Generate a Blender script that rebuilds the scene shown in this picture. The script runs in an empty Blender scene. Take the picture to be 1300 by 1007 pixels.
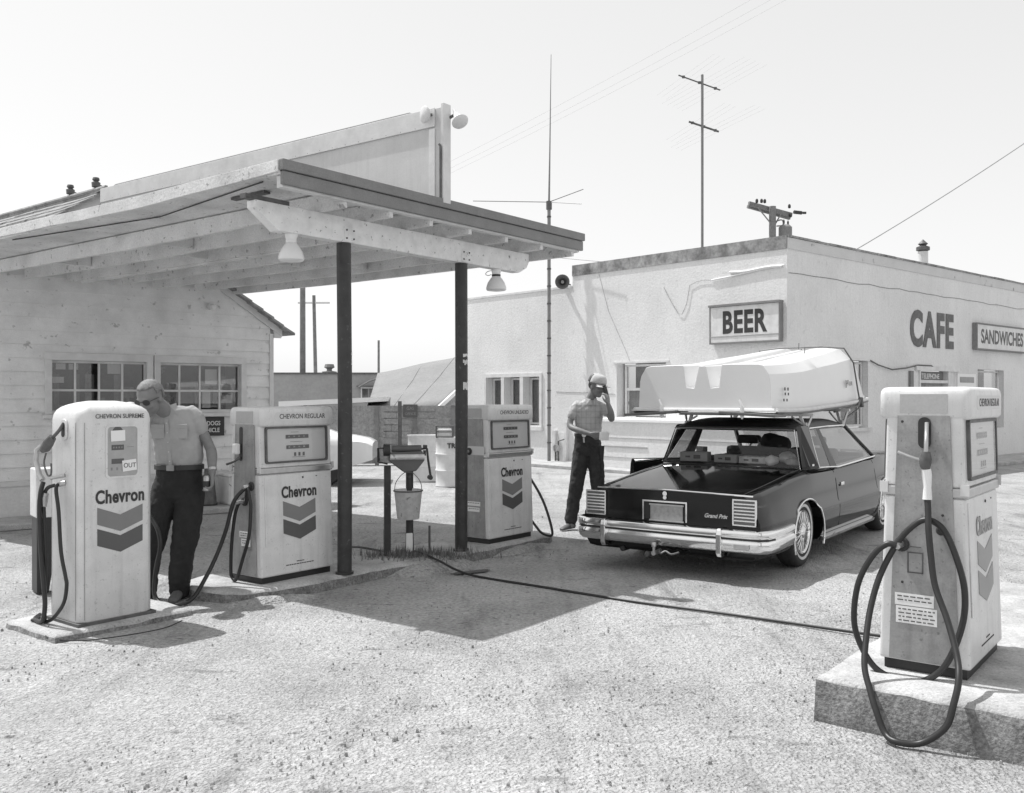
import bpy, bmesh, math, random
from mathutils import Vector, Matrix, noise
random.seed(7)
S = bpy.context.scene
COL = S.collection
R = math.radians

# ------------------------------------------------------------------ camera
cam_d = bpy.data.cameras.new('camera'); cam = bpy.data.objects.new('camera', cam_d); COL.objects.link(cam)
cam.location = (0, 0, 1.6); cam.rotation_euler = (R(90), 0, 0)
cam_d.sensor_width = 36; cam_d.lens = 1181/1300*36; cam_d.shift_y = 1.5/1300
cam_d.clip_start = .05; cam_d.clip_end = 3000
S.camera = cam
# ------------------------------------------------------------------ sky, sun, exposure
SUN_EL, SUN_AZ = R(63), Vector((-.88, .47))       # towards the sun in plan
w = bpy.data.worlds.new("World"); S.world = w; w.use_nodes = True
nt = w.node_tree; bg = nt.nodes['Background']
sky = nt.nodes.new('ShaderNodeTexSky'); sky.sky_type = 'NISHITA'; sky.sun_disc = False
sky.sun_elevation = SUN_EL; sky.sun_rotation = math.atan2(SUN_AZ.x, SUN_AZ.y)
sky.dust_density = 4.0; sky.air_density = 1.5; sky.altitude = 1200
bw = nt.nodes.new('ShaderNodeRGBToBW')
pw = nt.nodes.new('ShaderNodeMath'); pw.operation = 'POWER'; pw.inputs[1].default_value = .35
ml = nt.nodes.new('ShaderNodeMath'); ml.operation = 'MULTIPLY'; ml.inputs[1].default_value = 4.9
nt.links.new(sky.outputs[0], bw.inputs[0]); nt.links.new(bw.outputs[0], pw.inputs[0]); nt.links.new(pw.outputs[0], ml.inputs[0])
nt.links.new(ml.outputs[0], bg.inputs[0]); bg.inputs[1].default_value = .115
sun_d = bpy.data.lights.new('sun', 'SUN'); sun_d.energy = 4.8; sun_d.angle = R(.55); sun_d.color = (1, 1, 1)
sun = bpy.data.objects.new('sun', sun_d); COL.objects.link(sun)
sd = Vector((SUN_AZ.x*math.cos(SUN_EL), SUN_AZ.y*math.cos(SUN_EL), math.sin(SUN_EL)))
sun.rotation_euler = sd.to_track_quat('Z', 'Y').to_euler(); sun.location = (-20, 12, 40)
S.view_settings.view_transform = 'Standard'; S.view_settings.look = 'None'
S.view_settings.gamma = 1; S.view_settings.exposure = 0
S.render.film_transparent = False

# ------------------------------------------------------------------ materials (a black and white photograph: greys only)
def mat(name, v, rough=.7, metal=0, n_scale=6, n_amt=.12, bump=.0, b_scale=60, fine=0, f_scale=90, dirt=0, d_scale=1.5, streak=0,
        spots=0, sp_scale=30, coat=0, spec=None, dark=None):
    m = bpy.data.materials.new(name); m.use_nodes = True
    t = m.node_tree; N = t.nodes; L = t.links; p = N['Principled BSDF']
    p.inputs['Roughness'].default_value = rough; p.inputs['Metallic'].default_value = metal
    if coat: p.inputs['Coat Weight'].default_value = coat; p.inputs['Coat Roughness'].default_value = .03
    if spec is not None: p.inputs['Specular IOR Level'].default_value = spec
    tc = N.new('ShaderNodeTexCoord')
    def nz(scale, detail=5, vec=None, rgh=.6):
        n = N.new('ShaderNodeTexNoise'); n.inputs['Scale'].default_value = scale; n.inputs['Detail'].default_value = detail
        n.inputs['Roughness'].default_value = rgh
        L.new(vec or tc.outputs['Object'], n.inputs['Vector']); return n.outputs['Fac']
    def mth(op, a, b, c=None):
        k = N.new('ShaderNodeMath'); k.operation = op
        for i, q in enumerate((a, b, c)):
            if q is None: continue
            if isinstance(q, (int, float)): k.inputs[i].default_value = q
            else: L.new(q, k.inputs[i])
        return k.outputs[0]
    def mr(x, a, b, c, d):
        k = N.new('ShaderNodeMapRange'); k.inputs[1].default_value = a; k.inputs[2].default_value = b
        k.inputs[3].default_value = c; k.inputs[4].default_value = d; L.new(x, k.inputs[0]); return k.outputs[0]
    val = mr(nz(n_scale), .3, .7, v*(1-n_amt), v*(1+n_amt))
    if fine: val = mth('MULTIPLY', val, mr(nz(f_scale, 4), .3, .7, 1-fine, 1+fine))
    if dirt: val = mth('MULTIPLY', val, mr(nz(d_scale, 6), .42, .68, 1, 1-dirt))
    if streak:
        mp = N.new('ShaderNodeMapping'); mp.inputs['Scale'].default_value = (9, 9, .6); L.new(tc.outputs['Object'], mp.inputs[0])
        val = mth('MULTIPLY', val, mr(nz(2, 5, mp.outputs[0]), .5, .75, 1, 1-streak))
    if spots:
        val = mth('MULTIPLY', val, mr(nz(sp_scale, 3), .63, .70, 1, 1-spots))
    cb = N.new('ShaderNodeCombineColor'); 
    for i in range(3): L.new(val, cb.inputs[i])
    L.new(cb.outputs[0], p.inputs['Base Color'])
    if bump:
        b = N.new('ShaderNodeBump'); b.inputs['Strength'].default_value = bump; b.inputs['Distance'].default_value = .02
        L.new(nz(b_scale, 6), b.inputs['Height']); L.new(b.outputs[0], p.inputs['Normal'])
    return m
def glass_mat(name, tint=.85, refl=.12, rough=.02):
    m = bpy.data.materials.new(name); m.use_nodes = True; t = m.node_tree; N = t.nodes; L = t.links
    N.remove(N['Principled BSDF']); o = N['Material Output']
    tr = N.new('ShaderNodeBsdfTransparent'); tr.inputs[0].default_value = (tint,)*3+(1,)
    g = N.new('ShaderNodeBsdfGlossy'); g.inputs['Roughness'].default_value = rough
    lw = N.new('ShaderNodeLayerWeight'); lw.inputs['Blend'].default_value = .5
    pw_ = N.new('ShaderNodeMath'); pw_.operation = 'POWER'; pw_.inputs[1].default_value = 4; L.new(lw.outputs['Facing'], pw_.inputs[0])
    fr_ = N.new('ShaderNodeMapRange'); fr_.inputs[3].default_value = refl; fr_.inputs[4].default_value = .9; L.new(pw_.outputs[0], fr_.inputs[0])
    mx = N.new('ShaderNodeMixShader'); L.new(fr_.outputs[0], mx.inputs[0]); L.new(tr.outputs[0], mx.inputs[1]); L.new(g.outputs[0], mx.inputs[2])
    L.new(mx.outputs[0], o.inputs[0]); return m
M = dict(
 pump=mat('white_enamel', .70, .38, n_amt=.04, fine=.05, f_scale=160, streak=.16, dirt=.10, d_scale=5, spots=.25, sp_scale=45, bump=.02),
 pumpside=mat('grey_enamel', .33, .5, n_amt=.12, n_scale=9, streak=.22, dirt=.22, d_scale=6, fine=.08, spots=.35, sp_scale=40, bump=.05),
 face=mat('dial_face', .62, .5, n_amt=.03),
 black=mat('black_rubber', .022, .42, n_amt=.2, n_scale=20),
 ink=mat('printed_ink', .035, .6, n_amt=.1),
 chev1=mat('light_chevron_paint', .20, .5, n_amt=.06), chev2=mat('dark_chevron_paint', .095, .5, n_amt=.06),
 steel=mat('dark_painted_steel', .035, .5, n_amt=.3, n_scale=9, spots=-1.2, sp_scale=22, bump=.1, b_scale=40),
 alu=mat('dull_aluminium', .5, .35, .8, n_amt=.1, n_scale=20), faded=mat('sun_faded_paint', .34, .6, n_amt=.06), chrome=mat('chrome', .82, .09, 1, n_amt=.05),
 dull=mat('dull_iron', .12, .55, .3, n_amt=.3, n_scale=14, bump=.1),
 wood=mat('weathered_white_wood', .74, .8, n_amt=.10, n_scale=7, streak=.0, dirt=.28, d_scale=3.5, fine=.12, f_scale=70, spots=.5, sp_scale=16, bump=.35, b_scale=35),
 beam=mat('peeling_white_beam_paint', .80, .75, n_amt=.08, n_scale=9, dirt=.16, d_scale=6, spots=.75, sp_scale=22, bump=.3, b_scale=40),
 fascia=mat('grey_fascia_paint', .22, .7, n_amt=.14, n_scale=8, dirt=.15, d_scale=4, fine=.1, bump=.2),
 siding=mat('white_lap_siding', .78, .75, n_amt=.07, n_scale=4, dirt=.14, d_scale=2.2, fine=.06, spots=.4, sp_scale=9, bump=.12, b_scale=50),
 trim=mat('white_trim_paint', .68, .65, n_amt=.08, dirt=.12, d_scale=4, bump=.1),
 board=mat('painted_sign_board', .60, .6, n_amt=.05, n_scale=3, dirt=.10, d_scale=2, fine=.05, streak=.08, bump=.04),
 stucco=mat('white_stucco', .73, .9, n_amt=.06, n_scale=.45, dirt=.09, d_scale=.7, fine=.06, f_scale=24, streak=.06, spots=.10, sp_scale=7, bump=.40, b_scale=22),
 coping=mat('mottled_coping', .27, .9, n_amt=.5, n_scale=3.2, fine=.3, f_scale=12, bump=.5),
 peel=mat('peeling_coping_paint', .60, .9, n_amt=.06, n_scale=2, fine=.08, spots=.62, sp_scale=2.6, bump=.4),
 crack=mat('dark_crack', .16, .9), roofing=mat('wood_shingles', .27, .9, n_amt=.35, n_scale=8, fine=.25, bump=.4),
 kerb=mat('dark_kerb_side', .19, .95, n_amt=.35, n_scale=9, fine=.5, f_scale=60, bump=.6, b_scale=60), conc=mat('old_concrete', .46, .9, n_amt=.12, n_scale=3, dirt=.3, d_scale=4, fine=.22, f_scale=70, spots=.4, sp_scale=28, bump=.5, b_scale=70),
 paint=mat('black_car_paint', .006, .07, n_amt=.3, spec=.38), roofv=mat('black_vinyl_roof', .012, .45, n_amt=.2, bump=.1, b_scale=220),
 tyre=mat('tyre_rubber', .035, .8, n_amt=.25, n_scale=14, bump=.2), inter=mat('dark_upholstery', .03, .85),
 lens=mat('tail_lamp_lens', .10, .2, coat=.8), plate=mat('licence_plate', .30, .5, n_amt=.2, n_scale=30),
 boat=mat('white_gelcoat', .74, .32, n_amt=.03, n_scale=3, dirt=.07, d_scale=3, fine=.02), lip=mat('boat_gunwale_rubber', .12, .5, n_amt=.2),
 card=mat('cardboard', .42, .85, n_amt=.12), paper=mat('white_paper', .82, .8, n_amt=.02),
 skin=mat('tanned_skin', .20, .55, n_amt=.12, n_scale=18, bump=.08, b_scale=90), skin2=mat('sunburnt_skin', .21, .55, n_amt=.12, n_scale=18, bump=.08, b_scale=90),
 shirt=mat('light_work_shirt', .37, .85, n_amt=.07, n_scale=9, bump=.35, b_scale=14), hair=mat('grey_hair', .20, .6, n_amt=.35, n_scale=60, bump=.4, b_scale=110),
 hairdark=mat('dark_hair', .03, .6, n_amt=.3), trousers=mat('dark_trousers', .018, .85, n_amt=.25, n_scale=14, bump=.4, b_scale=16),
 jeans=mat('dark_jeans', .035, .85, n_amt=.35, n_scale=16, bump=.5, b_scale=16), shoe=mat('worn_leather', .10, .6, n_amt=.2), cap=mat('white_cap_cloth', .48, .85),
 fence=mat('weathered_fence_boards', .30, .9, n_amt=.18, n_scale=3, fine=.25, f_scale=22, streak=.12, bump=.4, b_scale=20),
 shed=mat('faded_sheet_roof', .235, .85, n_amt=.08, n_scale=1.5, fine=.08, f_scale=14, streak=.1, bump=.2),
 farwall=mat('grey_block_wall', .34, .9, n_amt=.10, n_scale=1.1, fine=.08, f_scale=9, bump=.2), white=mat('bright_white_paint', .80, .6, n_amt=.03),
 carwhite=mat('white_car_paint', .76, .25, n_amt=.02, coat=.6), drum=mat('white_drum_paint', .70, .55, n_amt=.05, dirt=.15, d_scale=5, streak=.1, bump=.06),
 galv=mat('galvanised_pail', .60, .5, .2, n_amt=.15, n_scale=18, spots=.5, sp_scale=20), pole=mat('weathered_pole_wood', .20, .9, n_amt=.25, n_scale=5),
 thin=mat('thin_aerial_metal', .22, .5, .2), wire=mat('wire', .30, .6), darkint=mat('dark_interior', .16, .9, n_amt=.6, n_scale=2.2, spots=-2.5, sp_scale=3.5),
 horn=mat('grey_horn_metal', .11, .5, .3), bell=mat('milk_glass_shade', .74, .3, n_amt=.03), curtain=mat('grey_curtain', .30, .9, n_amt=.25, n_scale=9, streak=.3),
 stain=mat('oil_stain', .10, .6, n_amt=.4, n_scale=10, bump=.3),
 letter=mat('grey_wall_lettering_paint', .14, .8, n_amt=.25, n_scale=12, fine=.15), whiteink=mat('white_ink', .75, .7),
)
M['smoked'] = glass_mat('smoked_car_glass', .45, .06); M['glass'] = glass_mat('clear_glass', .80, .09); M['carglass'] = glass_mat('car_glass', .80, .05)
M['dialglass'] = glass_mat('dial_glass', .93, .05)
M['plaid'] = mat('checked_shirt', .46, .85, n_amt=.06, n_scale=9, bump=.35, b_scale=14)
def add_plaid(m):
    t = m.node_tree; N = t.nodes; L = t.links; p = N['Principled BSDF']; src = p.inputs['Base Color'].links[0].from_socket
    tc = N.new('ShaderNodeTexCoord'); out = src
    for d in ('X', 'Z'):
        wv = N.new('ShaderNodeTexWave'); wv.bands_direction = d; wv.inputs['Scale'].default_value = 5.5 if d == 'X' else 4.5; wv.inputs['Distortion'].default_value = .6
        L.new(tc.outputs['Object'], wv.inputs[0])
        k = N.new('ShaderNodeMapRange'); k.inputs[1].default_value = .82; k.inputs[2].default_value = .95; k.inputs[3].default_value = 1; k.inputs[4].default_value = .86
        L.new(wv.outputs['Fac'], k.inputs[0])
        vm = N.new('ShaderNodeVectorMath'); vm.operation = 'SCALE'; L.new(out, vm.inputs[0]); L.new(k.outputs[0], vm.inputs['Scale']); out = vm.outputs[0]
    L.new(out, p.inputs['Base Color'])
add_plaid(M['plaid'])
# gravel forecourt
def ground_mat():
    m = mat('dusty_gravel', .46, .95, n_amt=.13, n_scale=.42, fine=.30, f_scale=34, dirt=.28, d_scale=1.1, spots=.45, sp_scale=12, bump=0)
    t = m.node_tree; N = t.nodes; L = t.links; p = N['Principled BSDF']; tc = N.new('ShaderNodeTexCoord')
    n1 = N.new('ShaderNodeTexNoise'); n1.inputs['Scale'].default_value = 95; n1.inputs['Detail'].default_value = 6
    n2 = N.new('ShaderNodeTexVoronoi'); n2.inputs['Scale'].default_value = 55
    n3 = N.new('ShaderNodeTexNoise'); n3.inputs['Scale'].default_value = 9; n3.inputs['Detail'].default_value = 5
    for n in (n1, n2, n3): L.new(tc.outputs['Object'], n.inputs['Vector'])
    a = N.new('ShaderNodeMath'); a.operation = 'ADD'; L.new(n1.outputs['Fac'], a.inputs[0]); L.new(n2.outputs['Distance'], a.inputs[1])
    a2 = N.new('ShaderNodeMath'); a2.operation = 'MULTIPLY_ADD'; L.new(n3.outputs['Fac'], a2.inputs[0]); a2.inputs[1].default_value = 2.2; L.new(a.outputs[0], a2.inputs[2])
    b = N.new('ShaderNodeBump'); b.inputs['Strength'].default_value = 1.0; b.inputs['Distance'].default_value = .017
    L.new(a2.outputs[0], b.inputs['Height']); L.new(b.outputs[0], p.inputs['Normal']); return m
M['ground'] = ground_mat()
def ground_marks(m):
    """dark drifts, oil patches and tyre scuffs that belong to the dirt itself"""
    t = m.node_tree; N = t.nodes; L = t.links; p = N['Principled BSDF']; src = p.inputs['Base Color'].links[0].from_socket; tc = N.new('ShaderNodeTexCoord')
    def layer(rot, scl, ns, lo, hi, k, det=5):
        nonlocal src
        mp = N.new('ShaderNodeMapping'); mp.inputs['Rotation'].default_value = (0, 0, R(rot)); mp.inputs['Scale'].default_value = scl; L.new(tc.outputs['Object'], mp.inputs[0])
        n = N.new('ShaderNodeTexNoise'); n.inputs['Scale'].default_value = ns; n.inputs['Detail'].default_value = det; n.inputs['Roughness'].default_value = .65; L.new(mp.outputs[0], n.inputs['Vector'])
        r = N.new('ShaderNodeMapRange'); r.inputs[1].default_value = lo; r.inputs[2].default_value = hi; r.inputs[3].default_value = 1; r.inputs[4].default_value = k; L.new(n.outputs['Fac'], r.inputs[0])
        v = N.new('ShaderNodeVectorMath'); v.operation = 'SCALE'; L.new(src, v.inputs[0]); L.new(r.outputs[0], v.inputs['Scale']); src = v.outputs[0]
    layer(-38, (3.2, .55, 1), .9, .56, .66, .72); layer(20, (1, 2.6, 1), 1.6, .60, .68, .62, 7); layer(-50, (5, .25, 1), 1.0, .55, .70, .80); layer(0, (1, 1, 1), 26, .62, .70, .55, 3)
    L.new(src, p.inputs['Base Color'])
ground_marks(M['ground'])

# ------------------------------------------------------------------ mesh helpers
class MB:
    def __init__(s): s.v = []; s.f = []
    def add(s, vs, fs):
        k = len(s.v); s.v += [tuple(v) for v in vs]; s.f += [tuple(i+k for i in f) for f in fs]; return s
    def box(s, x0, x1, y0, y1, z0, z1):
        return s.add([(x, y, z) for z in (z0, z1) for y in (y0, y1) for x in (x0, x1)],
                     [(0, 2, 3, 1), (4, 5, 7, 6), (0, 1, 5, 4), (2, 6, 7, 3), (0, 4, 6, 2), (1, 3, 7, 5)])
    def obox(s, c, size, rot=None):
        sx, sy, sz = [q/2 for q in size]; mtx = rot or Matrix.Identity(3); c = Vector(c)
        return s.add([c+mtx @ Vector((x, y, z)) for z in (-sz, sz) for y in (-sy, sy) for x in (-sx, sx)],
                     [(0, 2, 3, 1), (4, 5, 7, 6), (0, 1, 5, 4), (2, 6, 7, 3), (0, 4, 6, 2), (1, 3, 7, 5)])
    def bar(s, a, b, wd, ht, up=(0, 0, 1)):
        a = Vector(a); b = Vector(b); d = (b-a).normalized(); sdv = d.cross(Vector(up)).normalized(); u = sdv.cross(d)
        return s.add([q+sdv*i*wd/2+u*j*ht/2 for q in (a, b) for (i, j) in ((-1, -1), (1, -1), (1, 1), (-1, 1))],
                     [(3, 2, 1, 0), (4, 5, 6, 7), (0, 1, 5, 4), (1, 2, 6, 5), (2, 3, 7, 6), (3, 0, 4, 7)])
    def loft(s, rings, cap=True, closed=True):
        n = len(rings[0]); k = len(s.v); s.v += [tuple(v) for r in rings for v in r]
        for i in range(len(rings)-1):
            for j in range(n if closed else n-1):
                j2 = (j+1) % n; s.f.append((k+i*n+j, k+i*n+j2, k+(i+1)*n+j2, k+(i+1)*n+j))
        if cap and closed:
            s.f.append(tuple(k+j for j in reversed(range(n)))); s.f.append(tuple(k+(len(rings)-1)*n+j for j in range(n)))
        return s
    def tube(s, pts, r, n=8, cap=True):
        pts = [Vector(p) for p in pts]; rr = r if isinstance(r, (list, tuple)) else [r]*len(pts); rings = []
        d = (pts[1]-pts[0]).normalized(); ref = Vector((0, 0, 1)) if abs(d.z) < .9 else Vector((1, 0, 0)); u = d.cross(ref).normalized()
        for i, p in enumerate(pts):
            a = pts[max(i-1, 0)]; b = pts[min(i+1, len(pts)-1)]; d = (b-a).normalized()
            u = (u-d*u.dot(d)).normalized(); v = d.cross(u)
            rings.append([p+(u*math.cos(t)+v*math.sin(t))*rr[i] for t in [2*math.pi*k/n for k in range(n)]])
        return s.loft(rings, cap)
    def lathe(s, prof, c=(0, 0, 0), axis='z', n=24, cap=True):
        c = Vector(c); rings = []
        for (r, h) in prof:
            ring = []
            for k in range(n):
                t = 2*math.pi*k/n; x, y = r*math.cos(t), r*math.sin(t)
                ring.append(c+Vector({'z': (x, y, h), 'y': (x, h, -y) if 0 else (y, h, x), 'x': (h, x, y)}[axis]))
            rings.append(ring)
        return s.loft(rings, cap)
    def prism(s, poly, y0, y1, plane='xz'):
        f = {'xz': lambda p, y: (p[0], y, p[1]), 'yz': lambda p, y: (y, p[0], p[1]), 'xy': lambda p, y: (p[0], p[1], y)}[plane]
        return s.loft([[f(p, y0) for p in poly], [f(p, y1) for p in poly]])
    def quad(s, *p): return s.add(p, [tuple(range(len(p)))])
    def build(s, name, m, parent=None, smooth=False, bevel=0, seg=2, sub=0, kind=None, angle=40):
        me = bpy.data.meshes.new(name); me.from_pydata(s.v, [], s.f); 
        bm = bmesh.new(); bm.from_mesh(me); bmesh.ops.recalc_face_normals(bm, faces=bm.faces); bm.to_mesh(me); bm.free()
        me.materials.append(M[m] if isinstance(m, str) else m)
        if smooth:
            for p in me.polygons: p.use_smooth = True
            try: me.set_sharp_from_angle(angle=R(angle))
            except Exception: pass
        o = bpy.data.objects.new(name, me); COL.objects.link(o)
        if parent: o.parent = parent
        if bevel:
            b = o.modifiers.new('bevel', 'BEVEL'); b.width = bevel; b.segments = seg; b.limit_method = 'ANGLE'; b.angle_limit = R(35)
            b.harden_normals = False
        if sub:
            q = o.modifiers.new('sub', 'SUBSURF'); q.levels = sub; q.render_levels = sub
        if kind: o['kind'] = kind
        return o
def spline(pts, k=8, closed=False):
    P = [Vector(p) for p in pts]; out = []; n = len(P)
    for i in range(n-1 if not closed else n):
        p0 = P[i-1] if (i > 0 or closed) else P[0]; p1 = P[i]; p2 = P[(i+1) % n]; p3 = P[(i+2) % n] if (i+2 < n or closed) else P[-1]
        for j in range(k):
            t = j/k; out.append(.5*((2*p1)+(p2-p0)*t+(2*p0-5*p1+4*p2-p3)*t*t+(3*p1-p0-3*p2+p3)*t**3))
    if not closed: out.append(P[-1])
    return out
def thing(name, label, cat, loc=(0, 0, 0), rz=0, group=None):
    o = bpy.data.objects.new(name, None); COL.objects.link(o); o.empty_display_size = .2
    o.location = loc; o.rotation_euler = (0, 0, R(rz)); tag(o, label, cat, group); return o
def tag(o, label, cat, group=None, kind=None):
    o['label'] = label; o['category'] = cat
    if group: o['group'] = group
    if kind: o['kind'] = kind
    return o
def put(o, loc=(0, 0, 0), rz=0): o.location = loc; o.rotation_euler = (0, 0, R(rz)); return o
def rrect(w2, h2, r, n=5, cx=0, cy=0):
    out = []
    for (sx, sy, a0) in ((1, 1, 0), (-1, 1, 90), (-1, -1, 180), (1, -1, 270)):
        for k in range(n+1):
            a = R(a0+90*k/n); out.append((cx+sx*(w2-r)+r*math.cos(a), cy+sy*(h2-r)+r*math.sin(a)))
    return out
FONT_CACHE = {}
def lettering(s, size, loc, m, parent, name='lettering', bold=0, sx=1, depth=.002, align='CENTER', yaw=0, pitch=0, space=1.0, shear=0):
    """raised flat lettering, reading from -y of its parent's frame; yaw/pitch tilt it about its own origin"""
    c = bpy.data.curves.new('t', 'FONT'); c.body = s; c.size = size; c.align_x = align; c.offset = bold; c.extrude = depth; c.space_character = space
    c.shear = shear; c.resolution_u = 4
    tmp = bpy.data.objects.new('t', c); COL.objects.link(tmp); bpy.context.view_layer.update()
    dg = bpy.context.evaluated_depsgraph_get(); me = bpy.data.meshes.new_from_object(tmp.evaluated_get(dg)); 
    COL.objects.unlink(tmp); bpy.data.objects.remove(tmp); bpy.data.curves.remove(c)
    rot = Matrix.Rotation(R(yaw), 3, 'Z') @ Matrix.Rotation(R(pitch), 3, 'X'); loc = Vector(loc)
    for v in me.vertices:
        x, y, z = v.co; v.co = loc+rot @ Vector((x*sx, -z, y))
    me.materials.clear(); me.materials.append(M[m]); me.name = name
    o = bpy.data.objects.new(name, me); COL.objects.link(o); o.parent = parent; return o
def copy_tree(o, parent=None):
    c = o.copy(); COL.objects.link(c); c.parent = parent
    for ch in list(o.children): copy_tree(ch, c)
    return c

# ================================================================== ground
def ground():
    xs = [-1500, -300, -80, -30, -14]+[-10+.16*i for i in range(126)]+[14, 30, 80, 300, 1500]
    ys = [-60, -10, -2]+[1+.16*i for i in range(100)]+[19, 22, 30, 60, 150, 500, 2500]
    b = MB(); nx = len(xs)
    for y in ys:
        for x in xs:
            z = 0
            if -10.5 < x < 10.6 and .5 < y < 17.5:
                z = .010*noise.noise(Vector((x*.7, y*.7, 0)))+.006*noise.noise(Vector((x*2.3, y*2.3, 3)))-.004
            b.v.append((x, y, z))
    for j in range(len(ys)-1):
        for i in range(nx-1): b.f.append((j*nx+i, j*nx+i+1, (j+1)*nx+i+1, (j+1)*nx+i))
    o = b.build('gravel_ground', 'ground', smooth=True); o['kind'] = 'structure'
    return o
ground()
def pebbles():
    b = MB(); rnd = random.Random(3)
    for i in range(5200):
        y = 3.6+9.5*rnd.random()**1.7; x = (-.62+1.24*rnd.random())*y
        r = rnd.choice([.002, .0025, .003, .004, .005, .007])*(.8+.5*rnd.random())
        if rnd.random() < .004: r = .012
        if noise.noise(Vector((x*.9, y*.9, 9))) < -.02 and rnd.random() < .8: continue
        n = 5; a0 = rnd.random()*6; ang = [a0+2*math.pi*k/n for k in range(n)]; q = [.7+.6*rnd.random() for _ in range(n)]
        k = len(b.v); z = -.006
        for kk in range(n): b.v.append((x+r*q[kk]*math.cos(ang[kk]), y+r*q[kk]*math.sin(ang[kk]), z))
        for kk in range(n): b.v.append((x+.75*r*q[kk]*math.cos(ang[kk]), y+.75*r*q[kk]*math.sin(ang[kk]), .001+r*.8*q[kk]))
        b.v.append((x, y, .002+r*1.1))
        for kk in range(n):
            k2 = (kk+1) % n; b.f.append((k+kk, k+k2, k+n+k2, k+n+kk)); b.f.append((k+n+kk, k+n+k2, k+2*n))
    o = b.build('loose_gravel', mat('gravel_stones', .33, .9, n_amt=.6, n_scale=3.3))
    tag(o, 'loose pebbles scattered over the dusty forecourt', 'gravel', kind='stuff')
pebbles()
def island(name, outline, h, seed=1):
    """concrete pump island with a worn irregular kerb edge"""
    rnd = random.Random(seed); pts = []
    n = len(outline)
    for i in range(n):
        a = Vector(outline[i]); c = Vector(outline[(i+1) % n]); k = max(2, int((c-a).length/.07))
        for j in range(k): pts.append(a.lerp(c, j/k))
    cen = sum(pts, Vector((0, 0)))/len(pts); r0 = []; r1 = []; r2 = []
    for i, p in enumerate(pts):
        t = pts[(i+1) % len(pts)]-pts[i-1]; nr = Vector((t.y, -t.x)).normalized()
        if nr.dot(p-cen) < 0: nr = -nr
        w1 = .012*noise.noise(Vector((p.x*4, p.y*4, seed)))+.006*rnd.uniform(-1, 1); w2 = .010*noise.noise(Vector((p.x*7, p.y*7, seed+5)))
        q = p+nr*(.012+w1); r0.append((q.x, q.y, -.03)); q = p+nr*w1; r1.append((q.x, q.y, h-.022+w2)); q = p+nr*(w1-.022+w2*.5); r2.append((q.x, q.y, h))
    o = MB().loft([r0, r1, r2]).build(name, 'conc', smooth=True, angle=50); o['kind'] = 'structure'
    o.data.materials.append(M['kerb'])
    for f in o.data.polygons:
        if abs(f.normal.z) < .5: f.material_index = 1  # upright kerb faces get a darker, mottled grey than the island top
    return o
U = Vector((math.cos(R(52)), math.sin(R(52)))); V = Vector((-math.sin(R(52)), math.cos(R(52))))
A0 = Vector((-1.70, 7.05))
def isl2():      # long island under the canopy, rounded left end
    f = [(-2.62, 7.52), (-2.52, 7.36), (-2.32, 7.26), (-2.10, 7.22), (-1.87, 7.36), (-1.51, 7.78), (-1.19, 8.22), (-.90, 8.52), (-.62, 8.86), (-.2, 9.38), (.12, 9.84), (.40, 10.22),
         (.44, 10.38), (.30, 10.58), (-.02, 10.60), (-.75, 9.86), (-1.5, 8.95), (-2.2, 8.25), (-2.62, 7.95), (-2.70, 7.7)]
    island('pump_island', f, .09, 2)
isl2()
c4 = Vector((1.51, 4.62)); e4 = c4-V*1.5
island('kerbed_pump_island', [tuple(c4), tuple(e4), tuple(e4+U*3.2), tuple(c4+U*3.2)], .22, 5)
p1c = Vector((-2.916, 6.616)); q = p1c-U*.48-V*.30
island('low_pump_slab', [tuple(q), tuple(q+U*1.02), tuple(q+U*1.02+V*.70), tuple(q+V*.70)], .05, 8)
def flat(name, pts, z, m, label=None, cat=None):
    o = MB().prism(pts, z-.004, z, 'xy').build(name, m); o['kind'] = 'structure'; return o
def blot(c, rx, ry, seed, z=.012, rot=0):
    out = []
    for k in range(40):
        t = 2*math.pi*k/40; r = 1+.55*noise.noise(Vector((math.cos(t)*1.7, math.sin(t)*1.7, seed)))+.2*noise.noise(Vector((math.cos(t)*5, math.sin(t)*5, seed)))
        x, y = rx*r*math.cos(t), ry*r*math.sin(t); out.append((c[0]+x*math.cos(rot)-y*math.sin(rot), c[1]+x*math.sin(rot)+y*math.cos(rot)))
    return flat('oil_stain', out, z, 'stain')
blot((-.36, 8.50), .20, .05, 1, rot=.5)

# ================================================================== petrol pumps
def emblem(parent, cx, ztop, y, scale=1, pitch=0, mats=('ink', 'chev1', 'chev2')):
    """wordmark and two chevrons; ztop = top of the upper band's outer ends"""
    w2 = .17*scale; th = .118*scale; dip = .062*scale; gap = .03*scale
    e = lettering('Chevron', .130*scale, (cx, y-.0015, ztop+.028*scale), mats[0], parent, name='wordmark', bold=.0040*scale, sx=.76, depth=.001, pitch=pitch, space=1.06)
    for i, m in enumerate(mats[1:]):
        z1 = ztop-i*(th+gap)
        pl = [(cx-w2, z1), (cx, z1-dip), (cx+w2, z1), (cx+w2, z1-th), (cx, z1-th-dip), (cx-w2, z1-th)]
        rot = Matrix.Rotation(R(pitch), 3, 'X'); o = Vector((0, y, ztop)); vs = []
        for yy in (-.002, 0):
            for (x, z) in pl: vs.append(Vector((0, y, ztop))+rot @ Vector((x, yy, z-ztop)))
        b = MB(); b.add(vs, [(0, 1, 4, 5), (1, 2, 3, 4), (6, 11, 10, 7), (7, 10, 9, 8)]+[(i_, (i_+1) % 6, (i_+1) % 6+6, i_+6) for i_ in range(6)])
        b.build('light_chevron' if i == 0 else 'dark_chevron', m, parent)
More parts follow.
